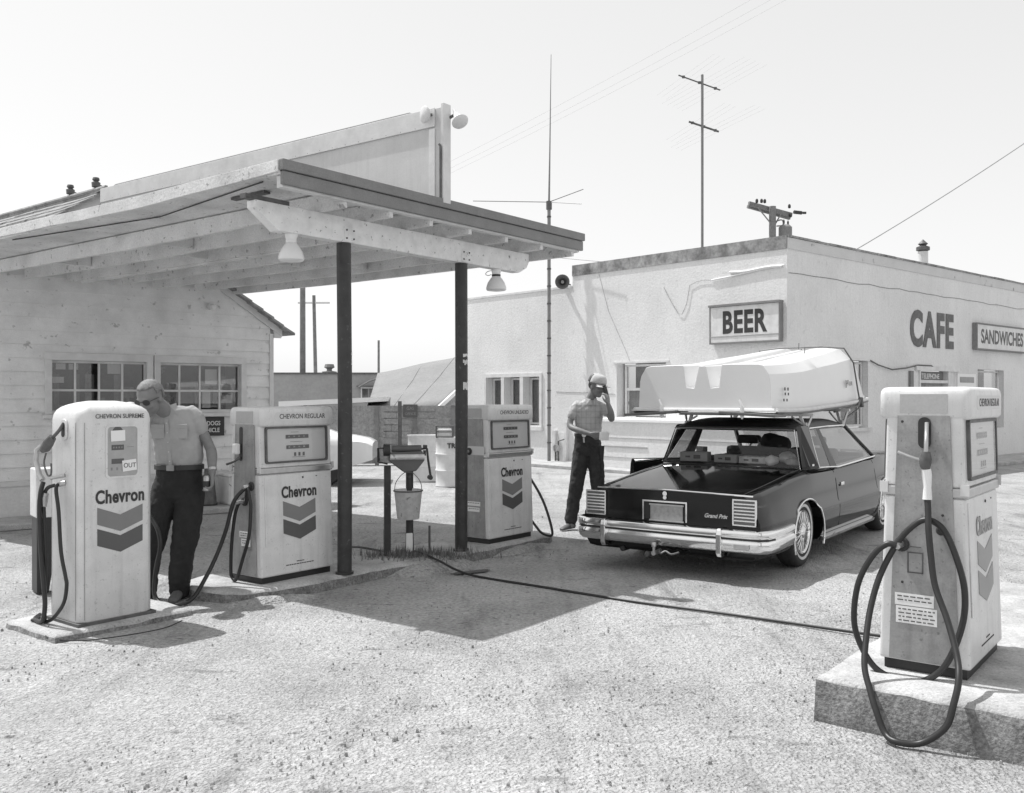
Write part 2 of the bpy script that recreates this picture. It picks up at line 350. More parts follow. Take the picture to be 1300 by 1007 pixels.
def pump_modern(label, grade, loc, seed=0):
    t = thing('petrol_pump', label, 'petrol pump', loc, 52, 'petrol pumps on the forecourt')
    X = .378
    MB().box(-X+.02, X-.02, -.195, .195, 0, .055).build('plinth', 'black', t)
    b = MB(); lo = [(-.217, .05), (-.190, .885), (.190, .885), (.217, .05)]
    b.prism([(y, z) for y, z in lo], -X, X, 'yz'); b.build('lower_cabinet', 'pump', t, bevel=.016, seg=3)
    MB().box(-X-.004, X+.004, -.201, .201, .885, .935).build('belt_moulding', 'alu', t, bevel=.008)
    # display housing with real window openings front and back
    b = MB(); b.prism([(-.190, .935), (-.180, 1.30), (.180, 1.30), (.190, .935)], -X+.004, X-.004, 'yz'); b.build('display_housing', 'pump', t, bevel=.012, seg=3)
    # cap, rounded
    b = MB(); rings = []
    for (z, ins, r) in ((1.270, .022, .055), (1.278, .008, .06), (1.290, 0, .06), (1.395, 0, .06), (1.412, .003, .06), (1.424, .010, .06), (1.430, .020, .06), (1.433, .04, .06)):
        rings.append([(x, y, z+(.006 if z > 1.41 else 0)*(1-abs(x)/.4)) for x, y in rrect(X+.004-ins, .216-ins, max(.012, .034-ins*.3))])
    b.loft(rings); b.build('cap', 'pump', t, smooth=True)
    # grade plate with outline
    def fy(z): return -.190+(z-.935)*(.010/.365)
    MB().prism(rrect(.29, .036, .03, cx=.04, cy=1.355), -.2175, -.2155, 'xz').build('grade_plate', 'face', t)
    lettering(grade, .056, (.04, -.2176, 1.337), 'ink', t, name='grade_lettering', bold=.0006, sx=.86 if len(grade) > 15 else .92, depth=.0008)
    pit = math.degrees(math.atan2(.010, .365)); rot = Matrix.Rotation(R(-pit), 3, 'X')
    for sgn in (-1, 1):
        o = Vector((.0, 0, 1.12)); yv = fy(1.12)
        rt = rot if sgn < 0 else Matrix.Rotation(R(180), 3, 'Z') @ rot
        def P(x, d, z): return rt @ Vector((x, yv-d, z-1.12))+Vector((0, 0, 1.12))
        # frame
        outer = rrect(.325, .150, .02, cx=0, cy=1.115); inner = rrect(.308, .134, .014, cx=0, cy=1.115); n = len(outer)
        b = MB(); vs = [P(x, .018, z) for x, z in outer]+[P(x, .018, z) for x, z in inner]+[P(x, -.004, z) for x, z in outer]+[P(x, -.004, z) for x, z in inner]
        fs = []
        for i in range(n):
            j = (i+1) % n; fs += [(i, j, n+j, n+i), (i, 2*n+i, 2*n+j, j), (n+i, n+j, 3*n+j, 3*n+i)]
        b.add(vs, fs); fr = b.build('dial_window', 'dull', t)
        b = MB(); b.add([P(x, .003, z) for x, z in inner], [tuple(range(n))]); b.build('dial_face', 'face', fr)
        b = MB(); 
        for (x0, x1, z0, z1) in ((-.115, .125, 1.165, 1.196), (-.110, .130, 1.078, 1.109)):
            b.add([P(x0, .006, z0), P(x1, .006, z0), P(x1, .006, z1), P(x0, .006, z1)], [(0, 1, 2, 3)]); b.build('counter', 'chev2', fr); b = MB()
        for k in range(3):
            b.add([P(-.03+k*.045, .006, 1.018), P(-.008+k*.045, .006, 1.018), P(-.008+k*.045, .006, 1.048), P(-.03+k*.045, .006, 1.048)], [(0, 1, 2, 3)]); b.build('price_wheel', 'chev2', fr); b = MB()
        b = MB()
        for k in range(4):
            for z in (1.176, 1.089):
                b.add([P(-.09+k*.052, .008, z), P(-.072+k*.052, .008, z), P(-.072+k*.052, .008, z+.012), P(-.09+k*.052, .008, z+.012)], [(0, 1, 2, 3)]); b.build('counter_figure', 'curtain', fr); b = MB()
        b = MB()
        for (x0, x1, z) in ((-.06, .02, 1.216), (-.07, .06, 1.135), (-.05, .09, 1.008)):
            b.add([P(x0, .006, z), P(x1, .006, z), P(x1, .006, z+.004), P(x0, .006, z+.004)], [(0, 1, 2, 3)]); b.build('fine_print', 'curtain', fr); b = MB()
        b = MB(); b.add([P(x, .014, z) for x, z in inner], [tuple(range(n))]); b.build('dial_glass', 'dialglass', fr)
    # side panels: narrow tapered inset sheet on each end
    for s in (-1, 1):
        x = s*(X+.004)
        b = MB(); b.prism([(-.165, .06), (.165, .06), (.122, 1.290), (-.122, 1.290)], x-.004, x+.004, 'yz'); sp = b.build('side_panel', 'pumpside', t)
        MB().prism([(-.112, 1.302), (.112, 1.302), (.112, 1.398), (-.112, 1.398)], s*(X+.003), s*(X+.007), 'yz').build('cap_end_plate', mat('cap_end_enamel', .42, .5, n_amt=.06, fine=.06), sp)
        for yy in (-.19, .19):
            MB().prism([(yy-.02, .90), (yy+.02, .90), (yy+.02, .955), (yy-.02, .955)], s*(X), s*(X+.010), 'yz').build('corner_bracket', 'face', sp)
    # front left door edge strip + keyhole + fine print
    b = MB(); b.bar((-.325, -.2135, .30), (-.325, -.1925, .86), .016, .006, up=(0, -1, 0)); b.build('door_strip', 'pump', t, bevel=.002)
    def ly(z): return -.217+(z-.05)*(.027/.835)
    MB().lathe([(.0, -.004), (.008, -.004), (.008, .002)], (.06, ly(.84)-.001, .84), 'y', 10, cap=False).build('lock', 'ink', t)
    pt = -math.degrees(math.atan2(.027, .835))
    emblem(t, .02, .655, ly(.655)-.001, 1, pitch=pt, mats=('faded', 'faded', 'faded') if seed == 1 else ('ink', 'chev1', 'chev2'))
    b = MB()
    for (x0, x1, z) in ((-.02, .06, .142), (-.13, .16, .120), (.20, .215, .84)):
        k = 0
        while x0 < x1:
            wd = random.Random(k+seed).uniform(.012, .03); b.box(x0, min(x0+wd, x1), ly(z)-.002, ly(z)+.001, z, z+.007); x0 += wd+.006; k += 1
    b.build('makers_print', 'ink', t)
    return t
HR = .0125
def hoseobj(t, pts, r=HR, name='hose', m='black', k=8):
    return MB().tube(spline(pts, k), r, 10).build(name, m, t, smooth=True)
def nozzle_parts(t, x, y, z, up=1):
    """nozzle hanging in its side boot: spout up into the slot, grip, lever guard and swivel below"""
    s = -1
    b = MB(); b.prism(rrect(.030, .078, .029, cx=y+.022, cy=z+.075), x-.001, x-.006, 'yz'); bt = b.build('nozzle_boot', 'black', t)
    n = MB(); n.tube(spline([(x-.010, y+.010, z+.125), (x-.03, y+.006, z+.08), (x-.06, y, z+.03), (x-.065, y, z-.02)], 5), .011, 10)
    nz = n.build('nozzle', 'alu', t, smooth=True)
    b = MB(); b.tube([(x-.065, y, z-.015), (x-.065, y+.002, z-.05), (x-.062, y+.004, z-.085), (x-.06, y+.004, z-.10)], [.020, .030, .026, .018], 12); b.build('nozzle_valve', 'dull', nz, smooth=True)
    b = MB(); b.tube([(x-.06, y, z-.10), (x-.055, y-.002, z-.13), (x-.055, y-.004, z-.19), (x-.055, y-.004, z-.25)], [.022, .024, .019, .023], 12); b.build('nozzle_grip', 'white', nz, smooth=True)
    b = MB(); b.tube(spline([(x-.07, y+.0, z-.06), (x-.075, y+.06, z-.045), (x-.07, y+.13, z-.02)], 5), .0075, 8); b.build('nozzle_lever', 'alu', nz, smooth=True)
    b = MB(); b.tube([(x-.055, y-.004, z-.25), (x-.055, y-.004, z-.27), (x-.055, y-.004, z-.33)], [.014, .018, .016], 10); b.build('swivel', 'alu', nz, smooth=True)
    return nz
def hook(t, x, y, z):
    b = MB(); b.lathe([(0, 0), (.035, 0), (.038, -.01), (.03, -.02), (0, -.02)], (x, y, z), 'x', 16, cap=False); h = b.build('hose_outlet', 'ink', t, smooth=True)
    b = MB(); b.tube([(x-.01, y, z), (x-.06, y+.0, z), (x-.085, y+.0, z-.004)], [.018, .016, .014], 10); b.build('swivel', 'alu', h, smooth=True)
def stickers(t, rects, x, m='paper', rz=0):
    b = MB(); 
    for (y0, y1, z0, z1) in rects: b.prism([(y0, z0), (y1, z0), (y1, z1), (y0, z1)], x-.0012, x-.0025, 'yz')
    s = b.build('side_sticker', m, t)
    b = MB(); rnd = random.Random(5)
    for (y0, y1, z0, z1) in rects:
        z = z1-.018
        while z > z0+.008:
            y = y1-.012
            while y > y0+.02:
                wd = rnd.uniform(.010, .030); b.prism([(max(y-wd, y0+.01), z), (y, z), (y, z+.006), (max(y-wd, y0+.01), z+.006)], x-.0026, x-.0036, 'yz'); y -= wd+.007
            z -= .019
    b.build('printed_lines', 'dull', s)
# -- pump beside the big nozzle, right foreground
pr = pump_modern('white petrol pump nearest the camera at right, its long hose looped on the side', 'CHEVRON REGULAR', (2.288, 4.942, .22), 1)
nozzle_parts(pr, -.3865, -.029, 1.13)
dz = -.22
hz = [(-0.442, -0.033, 0.88), (-0.46, -0.041, 0.82), (-0.485, -0.049, 0.74), (-0.5, -0.063, 0.62), (-0.52, -0.088, 0.472), (-0.58, -0.158, 0.324), (-0.66, -0.216, 0.185), (-0.73, -0.238, 0.097), (-0.775, -0.227, -0.001), (-0.8, -0.198, -0.106), (-0.82, -0.1, -0.192), (-0.85, 0.0, -0.2), (-0.82, 0.06, -0.18), (-0.79, 0.11, -0.09), (-0.755, 0.145, -0.02), (-0.7, 0.189, 0.075), (-0.62, 0.206, 0.2), (-0.54, 0.207, 0.341), (-0.48, 0.179, 0.492), (-0.44, 0.11, 0.651), (-0.43, 0.035, 0.744), (-0.425, -0.028, 0.777), (-0.43, -0.1, 0.74), (-0.44, -0.16, 0.62), (-0.445, -0.202, 0.455), (-0.45, -0.192, 0.283), (-0.455, -0.118, 0.081), (-0.46, -0.009, -0.016), (-0.47, 0.102, -0.025), (-0.48, 0.209, 0.023), (-0.485, 0.284, 0.143), (-0.49, 0.307, 0.268), (-0.49, 0.284, 0.441), (-0.485, 0.217, 0.581), (-0.475, 0.151, 0.646), (-0.465, 0.106, 0.642)]
hoseobj(pr, hz, .0155)
hook(pr, -.387, .10, .862+dz)
MB().lathe([(0, 0), (.02, 0), (.024, -.01), (.015, -.018), (0, -.018)], (-.387, -.085, .945+dz), 'x', 14, cap=False).build('hose_outlet', 'ink', pr, smooth=True)
stickers(pr, [(-.05, .135, .335, .395), (-.065, .13, .245, .330)], -.3865)
b = MB(); 
for (y0, y1, z0, z1) in ((.0, .075, .60, .606), (.0, .075, .50, .506), (.0, .006, .50, .60), (.069, .075, .50, .60), (.01, .06, .63, .634)): b.prism([(y0, z0), (y1, z0), (y1, z1), (y0, z1)], -.3865, -.389, 'yz')
b.build('meter_plate', 'chev2', pr)
b = MB()
for (y, z) in ((.10, 1.26), (-.06, .44), (.10, .45), (.0, 1.0), (-.09, .8)): b.lathe([(0, -.003), (.006, -.002), (.007, 0)], (-.3865, y, z), 'x', 8, cap=False)
b.build('screw', 'ink', pr)
# -- middle pump
pm = pump_modern('white petrol pump on the island left of the first steel post, labelled regular', 'CHEVRON REGULAR', (-1.955, 7.921, .09), 2)
b = MB(); b.prism(rrect(.018, .14, .017, cx=.04, cy=1.13), -.3835, -.392, 'yz'); b.build('nozzle_boot', 'black', pm)
b = MB(); b.tube(spline([(-.40, .04, 1.02), (-.44, .06, .99), (-.47, .12, .965)], 5), .012, 8); nzl = b.build('nozzle', 'dull', pm, smooth=True)
b = MB(); b.obox((-.42, .06, 1.09), (.05, .05, .09)); b.build('nozzle_hook', 'white', nzl, bevel=.012)
b = MB(); b.bar((-.40, .145, .06), (-.40, .145, .90), .018, .03); b.build('side_pipe', 'white', pm, bevel=.006)
hoseobj(pm, [(-.39, -.10, .79), (-.43, -.10, .785), (-.47, -.06, .74), (-.51, -.02, .65), (-.54, .03, .44), (-.60, .07, .24), (-.72, .05, .07), (-.88, -.02, -.05), (-1.02, -.03, -.073), (-1.08, .06, -.07), (-1.09, .16, .0), (-1.08, .156, .19), (-1.07, .115, .36), (-1.07, .14, .48), (-1.08, .22, .58), (-1.12, .34, .74)], .0165)
hoseobj(pm, [(-.39, -.03, .64), (-.43, -.10, .78), (-.44, -.145, .70), (-.44, -.16, .62), (-.44, -.137, .40), (-.44, -.053, .20), (-.44, .03, .03), (-.44, .09, .04), (-.44, .106, .10), (-.44, .095, .314), (-.44, .05, .55), (-.43, .0, .66), (-.39, -.0, .66)], .0145)
hook(pm, -.383, -.10, .79); hook(pm, -.383, -.01, .66)
stickers(pm, [(-.085, .06, .365, .415), (-.085, .035, .295, .355)], -.3865)
# -- far pump
pf = pump_modern('white petrol pump at the far end of the island, right of the second steel post', 'CHEVRON UNLEADED', (-.168, 9.99, .09), 3)
hoseobj(pf, [(.39, -.02, .70), (.42, -.10, .66), (.42, -.16, .601), (.43, -.26, .46), (.43, -.34, .32), (.43, -.41, .14), (.43, -.43, .03), (.44, -.36, .012), (.43, -.28, .04), (.42, -.20, .12), (.41, -.12, .22), (.40, -.05, .40), (.39, -.0, .62)], .014)
hook(pf, -.383, .05, .95)
stickers(pf, [(-.10, .08, .385, .43), (-.09, .07, .325, .37)], -.3865)
b = MB(); b.obox((-.385, -.03, .96), (.004, .24, .09)); b.build('worn_patch', 'face', pf)

# -- older round-shouldered pump at left
def pump_old():
    t = thing('petrol_pump', 'older round-shouldered white petrol pump at left with a handwritten out sticker on its dial', 'petrol pump', (-2.916, 6.616, .05), 52, 'petrol pumps on the forecourt')
    X, Y = .275, .21
    MB().box(-X-.012, X+.012, -Y-.012, Y+.012, 0, .022).build('base_flange', 'dull', t, bevel=.003)
    rings = []
    for (z, ins) in ((.022, .004), (.03, 0), (1.30, 0), (1.40, .002), (1.435, .008), (1.462, .022), (1.480, .045), (1.492, .075), (1.502, .12), (1.508, .17)):
        r = max(.03, .062-ins*.1); rings.append([(x, y, z+.020*(max(0, z-1.38)/.12)*(1-(x/X)**2)) for x, y in rrect(X-ins, Y-ins*.95, min(r, Y-ins*.95-.001), 6)])
    MB().loft(rings).build('housing', 'pump', t, smooth=True, angle=60)
    # panel seam lines
    b = MB()
    for x in (-.235, .245): b.box(x-.002, x+.002, -Y-.0015, -Y, .04, 1.38)
    b.build('door_seam', 'pumpside', t)
    b = MB()
    for y in (-.165, .165): b.box(-X-.0015, -X, y-.002, y+.002, .04, 1.38)
    b.build('side_seam', 'pumpside', t)
    lettering('CHEVRON SUPREME', .043, (.02, -Y-.0005, 1.408), 'chev2', t, name='grade_lettering', bold=.0004, sx=.92, depth=.0008)
    # recessed dial
    outer = rrect(.124, .186, .03, cx=.035, cy=1.175); inner = rrect(.110, .172, .024, cx=.035, cy=1.175); n = len(outer)
    b = MB(); vs = [(x, -Y-.007, z) for x, z in outer]+[(x, -Y-.007, z) for x, z in inner]+[(x, -Y+.002, z) for x, z in outer]+[(x, -Y-.001, z) for x, z in inner]; fs = []
    for i in range(n):
        j = (i+1) % n; fs += [(i, j, n+j, n+i), (i, 2*n+i, 2*n+j, j), (n+i, n+j, 3*n+j, 3*n+i)]
    b.add(vs, fs); fr = b.build('dial_window', 'pump', t, smooth=True)
    b = MB(); b.add([(x, -Y-.002, z) for x, z in inner], [tuple(range(n))]); b.build('dial_face', mat('old_dial_face', .46, .5, n_amt=.12, n_scale=10), fr)
    b = MB(); b.box(-.045, .045, -Y-.004, -Y-.0025, 1.185, 1.222); b.box(-.045, .045, -Y-.004, -Y-.0025, 1.09, 1.125)
    b.add([(.0+.04*math.cos(a)-.0, -Y-.003, 1.31+.04*math.sin(a)) for a in [2*math.pi*k/16 for k in range(16)]], [tuple(range(16))])
    b.build('counter', 'chev2', fr)
    b = MB(); b.box(.07, .12, -Y-.004, -Y-.0025, 1.203, 1.206)
    for x in (-.05, -.01): b.box(x, x+.012, -Y-.004, -Y-.0025, 1.045, 1.065)
    for k in range(4): b.box(-.035+.02*k, -.025+.02*k, -Y-.0046, -Y-.0035, 1.198, 1.209)
    b.build('fine_print', 'curtain', fr)
    b = MB(); b.obox((.0, -Y-.0075, 1.285), (.105, .001, .075), Matrix.Rotation(R(-2), 3, 'Y')); b.build('paper_slip', 'paper', fr)
    b = MB(); b.obox((.085, -Y-.0075, 1.075), (.105, .001, .078), Matrix.Rotation(R(-5), 3, 'Y')); st = b.build('handwritten_sticker', 'paper', t)
    lettering('OUT', .046, (.086, -Y-.0082, 1.060), 'ink', st, name='out_lettering', bold=.0003, sx=.95, depth=.0006)
    b = MB(); b.add([(x, -Y-.006, z) for x, z in inner], [tuple(range(n))]); b.build('dial_glass', 'dialglass', fr)
    emblem(t, .02, .795, -Y-.001, .98)
    # lamp nub on top
    MB().lathe([(.034, 0), (.034, .03), (.026, .042), (0, .045)], (.19, -.04, 1.475), 'z', 14).build('top_cap', 'white', t, smooth=True)
    # side boot, nozzle, swivels
    b = MB(); b.prism(rrect(.045, .075, .04, cx=-.02, cy=1.33), -X-.0005, -X-.012, 'yz'); b.build('nozzle_boot', 'pump', t, bevel=.006)
    b = MB(); b.prism(rrect(.022, .05, .02, cx=-.02, cy=1.33), -X-.0125, -X-.015, 'yz'); b.build('boot_slot', 'ink', t)
    b = MB(); b.tube(spline([(-X-.01, -.02, 1.37), (-X-.04, -.01, 1.32), (-X-.07, .04, 1.26), (-X-.08, .08, 1.22)], 5), .012, 9); nz = b.build('nozzle', 'dull', t, smooth=True)
    b = MB(); b.tube([(-X-.06, .03, 1.28), (-X-.075, .06, 1.24), (-X-.08, .09, 1.205), (-X-.09, .12, 1.19)], [.026, .036, .034, .022], 12); b.build('nozzle_valve', 'dull', nz, smooth=True)
    b = MB(); b.tube([(-X-.09, .12, 1.22), (-X-.10, .17, 1.19), (-X-.105, .175, 1.11), (-X-.10, .13, 1.02), (-X-.095, .10, .985)], [.016, .018, .016, .018, .02], 10); b.build('nozzle_grip', 'alu', nz, smooth=True)
    b = MB(); b.tube(spline([(-X-.08, .08, 1.17), (-X-.085, .10, 1.10), (-X-.08, .06, 1.02), (-X-.075, .02, 1.03), (-X-.07, .03, 1.10)], 5), .006, 8); b.build('lever_guard', 'dull', nz, smooth=True)
    b = MB(); b.tube([(-X-.02, -.06, 1.02), (-X-.08, .02, 1.0)], [.014, .012], 10); b.tube([(-X, -.02, .965), (-X-.04, -.01, .955)], .018, 12); b.build('hose_outlet', 'alu', t, smooth=True)
    hoseobj(t, [(-X-.095, .09, .97), (-X-.12, .075, .90), (-X-.125, .082, .77), (-X-.125, .059, .504), (-X-.125, .014, .241), (-X-.125, .003, .136), (-X-.12, .05, .03), (-X-.10, .2, .016), (-X-.02, .3, .016)], .0155)
    hoseobj(t, [(-X-.03, -.01, .96), (-X-.065, -.03, .93), (-X-.068, -.071, .776), (-X-.068, -.104, .512), (-X-.07, -.17, .35), (-X-.07, -.185, .29), (-X-.07, -.147, .172), (-X-.07, -.02, .06), (-X-.08, .073, .015), (-X-.12, .2, .014)], .0125)
    hoseobj(t, [(-X-.05, .02, .95), (-X-.08, .06, .93), (-X-.09, .09, .87), (-X-.095, .078, .741), (-X-.095, .055, .50), (-X-.095, .066, .23), (-X-.09, .08, .02)], .013)
    b = MB(); b.tube([(-X-.085, .075, .90), (-X-.09, .09, .86), (-X-.09, .09, .80)], [.02, .028, .018], 10); b.build('hose_coupling', 'alu', t, smooth=True)
    b = MB(); b.tube(spline([(-X-.10, .0, .0), (-X-.2, -.2, -.03), (-X-.05, -.45, -.035), (.1, -.55, -.035), (.35, -.45, -.035)], 6), .004, 6); b.build('ground_lead', 'black', t)
    return t
pump_old()
# cabinet at the extreme left, behind the old pump
t = thing('display_cabinet', 'white topped cabinet with a dark lower half at the left edge behind the old pump', 'cabinet', (-3.86, 7.71, 0), 38)
MB().box(-.10, .10, -.12, .12, .62, 1.02).build('upper_case', 'drum', t, bevel=.01)
MB().prism([(-.09, 0), (-.09, .62), (.09, .62), (.0, 0)], -.10, .10).build('pedestal', 'black', t, bevel=.006)

# ================================================================== canopy
def canopy():
    t = thing('station_canopy', 'flat white wooden canopy on two dark steel posts over the pump island', 'canopy', (A0.x, A0.y, 0), 52)
    xs = [.60, 1.12, 1.62, 2.16, 2.72, 3.30, 3.87]
    def wy(x): return 6.98-.232*x*.93      # where the garage wall cuts the rafters
    for i, x in enumerate(xs):
        b = MB(); n = 10; rnd = random.Random(i); y0 = .03; y1 = wy(x)-.02
        rings = []
        for k in range(n+1):
            y = y0+(y1-y0)*k/n; sg = -.02*math.sin(math.pi*k/n)*rnd.uniform(.6, 1.2); xo = .006*rnd.uniform(-1, 1)
            rings.append([(x+xo-.024, y, 3.14+sg), (x+xo+.024, y, 3.14+sg), (x+xo+.024, y, 3.281), (x+xo-.024, y, 3.281)])
        b.loft(rings); b.build('rafter', 'wood', t, bevel=.004, seg=1)
    # blocking between rafters and a doubled joist
    b = MB()
    for (x, y) in ((.626, 2.9), (1.146, 3.4), (2.186, 3.1), (.626, 5.0)):
        b = MB(); b.box(x, x+.46, y, y+.04, 3.15, 3.279)
        b.build('blocking', 'wood', t)
    b = MB()
    for (x, y) in ((2.746, 2.6),): b.box(x, x+.5, y, y+.04, 3.15, 3.279)
    b.build('blocking', 'wood', t)
    b = MB(); b.box(1.628, 1.672, 1.9, 6.3, 3.10, 3.275); sc = b.build('sister_joist', 'wood', t)
    b = MB()
    for k in range(14): b.lathe([(0, -.006), (.012, -.006), (.012, 0)], (1.628, 2.1+k*.3, 3.15+.07*(k % 2)), 'x', 8, cap=False)
    b.build('bolt', 'dull', sc)
    # soffit boards: run across the rafters, with gaps and slight unevenness
    b = MB(); rnd = random.Random(4); x = -.06
    while x < 3.92:
        wd = min(.29, 3.93-x); y1 = 6.98-.216*(x+wd)-.02; d = rnd.uniform(0, .010); k0 = 0
        for (ya, yb) in ((.0, y1*rnd.uniform(.35, .6)), (None, y1)):
            if ya is None: ya = k0+.006
            k0 = yb; dd = d+rnd.uniform(0, .004); b.box(x+.003, x+wd-.003, ya, yb, 3.285+dd, 3.303+dd)
        x += wd
    b.build('soffit_boards', 'wood', t)
    # roofing felt on top, slightly wavy edge
    b = MB(); n = 24; top = []; bot = []
    pts = [(-.055, -.03), (-.055, 6.98), (3.97, 6.08), (3.97, -.03)]
    b.prism(pts, 3.318, 3.350, 'xy'); b.build('roofing_felt', mat('tar_felt', .16, .9, n_amt=.3), t)
    # fascia: lower board and drip strip
    MB().box(-.07, 3.98, -.035, .0, 3.205, 3.305).build('fascia', 'fascia', t, bevel=.004)
    MB().box(-.085, 3.995, -.052, .0, 3.311, 3.392).build('drip_board', 'fascia', t, bevel=.006)
    b = MB(); n = 30; rings = []
    for k in range(n+1):
        y = .002+6.9*k/n; dz_ = .012*noise.noise(Vector((y*1.3, 2, 0)))-.03*math.sin(math.pi*min(y/4.2, 1)); dx = .010*noise.noise(Vector((y*2.1, 7, 0)))
        rings.append([(-.094+dx, y, 3.30+dz_), (-.066+dx, y, 3.30+dz_), (-.066+dx, y, 3.390+dz_*.5), (-.094+dx, y, 3.390+dz_*.5)])
    b.loft(rings); b.build('side_fascia', 'wood', t, bevel=.003)
    MB().box(-.045, 3.96, .002, .075, 3.19, 3.281).build('eave_lip', 'trim', t, bevel=.004)
    b = MB(); b.tube([(.0, .3, 3.279), (.28, 2.2, 3.277), (.02, 4.6, 3.279)], .006, 4); b.build('soffit_crack', 'ink', t)
    MB().box(.20, .26, .55, 1.0, 3.262, 3.283).build('soffit_patch', 'dull', t)
    b = MB(); b.box(3.90, 3.93, .0, 6.1, 3.18, 3.283); b.build('side_trim', 'wood', t)
    # main beam with chamfered ends
    prof = [(-.06, 3.137), (-.06, 3.08), (.16, 2.925), (3.30, 2.925), (3.42, 2.985), (3.46, 3.05), (3.46, 3.137)]
    MB().prism(prof, .315, .425).build('beam', 'beam', t, bevel=.006)
    MB().box(-.14, .28, .33, .40, 3.139, 3.175).build('beam_block', 'dull', t)
    for px in (.90, 2.42):
        b = MB(); b.tube([(px, .37, .088), (px+.006, .37, 1.5), (px-.010 if px < 1 else px, .37, 2.924)], .062, 20); p = b.build('post', 'steel', t, smooth=True)
        b = MB(); b.box(px-.055, px+.075, .309, .3148, 2.93, 3.06); pl = b.build('bracket_plate', 'beam', t, bevel=.002)
        b = MB()
        for (dx, dz2) in ((-.03, .10), (.05, .10), (.05, .03), (-.03, .03)): b.lathe([(0, -.006), (.008, -.006), (.008, 0)], (px+dx, .3088, 2.93+dz2), 'y', 8, cap=False)
        b.build('bolt', 'ink', pl)
        b = MB(); b.lathe([(.078, 0), (.078, .02), (.064, .022)], (px, .37, .09), 'z', 20); b.build('post_collar', 'steel', t)
    # torn stickers on the posts
    b = MB()
    for (px, z, h, s) in ((2.42, 2.02, .035, 1), (2.42, 1.95, .05, 2), (2.42, 1.72, .10, 3), (.90, 1.98, .03, 4), (.90, 1.90, .05, 5)):
        rnd = random.Random(s)
        for k in range(5):
            a = R(-115+k*14 if px > 1 else -62+k*7+rnd.uniform(-4, 4)); c = Vector((px+.0635*math.cos(a), .37+.0635*math.sin(a), z+rnd.uniform(-.008, .008)))
            b.obox(c, (.012+rnd.uniform(0, .006), .001, h*rnd.uniform(.6, 1)), Matrix.Rotation(a+math.pi/2, 3, 'Z'))
    b.build('torn_sticker', 'galv', t)
    return t
canopy()
def hang_lamp(x, dy, label, open_down=1):
    g = A0+U*x+V*.37
    t = thing('hanging_lamp', label, 'lamp', (g.x, g.y, 2.923), 0, 'bell lamps under the canopy beam')
    MB().lathe([(.0, 0), (.055, 0), (.045, -.03), (.042, -.055)], (0, 0, 0), 'z', 20, cap=False).build('fitter', 'bell' if dy else 'bell', t, smooth=True)
    MB().lathe([(.046, -.050), (.046, -.068), (.040, -.070)], (0, 0, 0), 'z', 20, cap=False).build('neck_ring', 'ink' if not dy else 'bell', t, smooth=True)
    MB().lathe([(.040, -.070), (.062, -.095), (.088, -.135), (.103, -.18), (.104, -.205), (.095, -.215), (.05, -.222), (.0, -.224)], (0, 0, 0), 'z', 28, cap=False).build('shade', 'bell', t, smooth=True)
    if not dy:
        MB().tube(spline([(-.055, 0, -.01), (-.09, 0, -.02), (-.11, 0, -.045), (-.085, 0, -.06), (-.05, 0, -.05)], 5), .004, 6).build('lead', 'wire', t)
hang_lamp(.33, 1, 'white bell lamp under the left end of the canopy beam')
hang_lamp(2.97, 0, 'white bell lamp with a dark neck ring under the right end of the canopy beam')

# ---- painted board standing on the canopy roof
g0 = A0+U*1.78
t = thing('roof_sign_board', 'long blank white sign board standing on the canopy roof', 'sign board', (g0.x, g0.y, 0), 52)
def bz(y): return 4.222+(4.30-4.222)*y/5.95
b = MB(); b.add([(x, y, z) for x in (-.07, -.01) for (y, z) in ((-.02, 3.353), (5.93, 3.353), (5.93, bz(5.93)), (-.02, bz(0)))], [(0, 1, 2, 3), (7, 6, 5, 4), (0, 4, 5, 1), (1, 5, 6, 2), (2, 6, 7, 3), (3, 7, 4, 0)])
b.build('panel', 'board', t, bevel=.004)
b = MB(); 
b.add([(x, y, z) for x in (-.085, -.0715) for (y, z) in ((.06, bz(0)-.165), (5.93, bz(5.93)-.175), (5.93, bz(5.93)+.004), (.06, bz(0)+.004))], [(0, 1, 2, 3), (7, 6, 5, 4), (0, 4, 5, 1), (1, 5, 6, 2), (2, 6, 7, 3), (3, 7, 4, 0)])
b.build('top_rail', 'trim', t, bevel=.003)
MB().box(-.088, .012, -.055, -.022, 3.353, 4.25).build('end_post', 'trim', t, bevel=.004)
MB().box(-.083, -.0715, .058, .13, 3.353, 4.04).build('end_stile', 'trim', t)
b = MB(); b.tube([(-.10, -.03, 3.36), (-.10, -.03, 3.86), (-.095, -.01, 3.88)], .011, 8); b.build('conduit', 'dull', t, smooth=True)
b = MB()
for y in [.7+.62*k for k in range(9)]: b.tube([(0, y, bz(y)), (0, y, bz(y)+.05)], .004, 6)
b.tube([(0, .35, bz(.35)+.0), (0, .45, bz(.45)+.045), (0, 5.7, bz(5.7)+.045), (0, 5.95, bz(5.9)-.02), (-.08, 5.98, bz(5.9)-.35)], .006, 6); b.build('neon_tube', 'wire', t)
b = MB()
for k in range(30):
    y = .3+k*.19; b.lathe([(0, -.0855), (.004, -.0855)], (0, y, bz(y)-.15), 'x', 6, cap=False)
b.build('nail', 'ink', t)
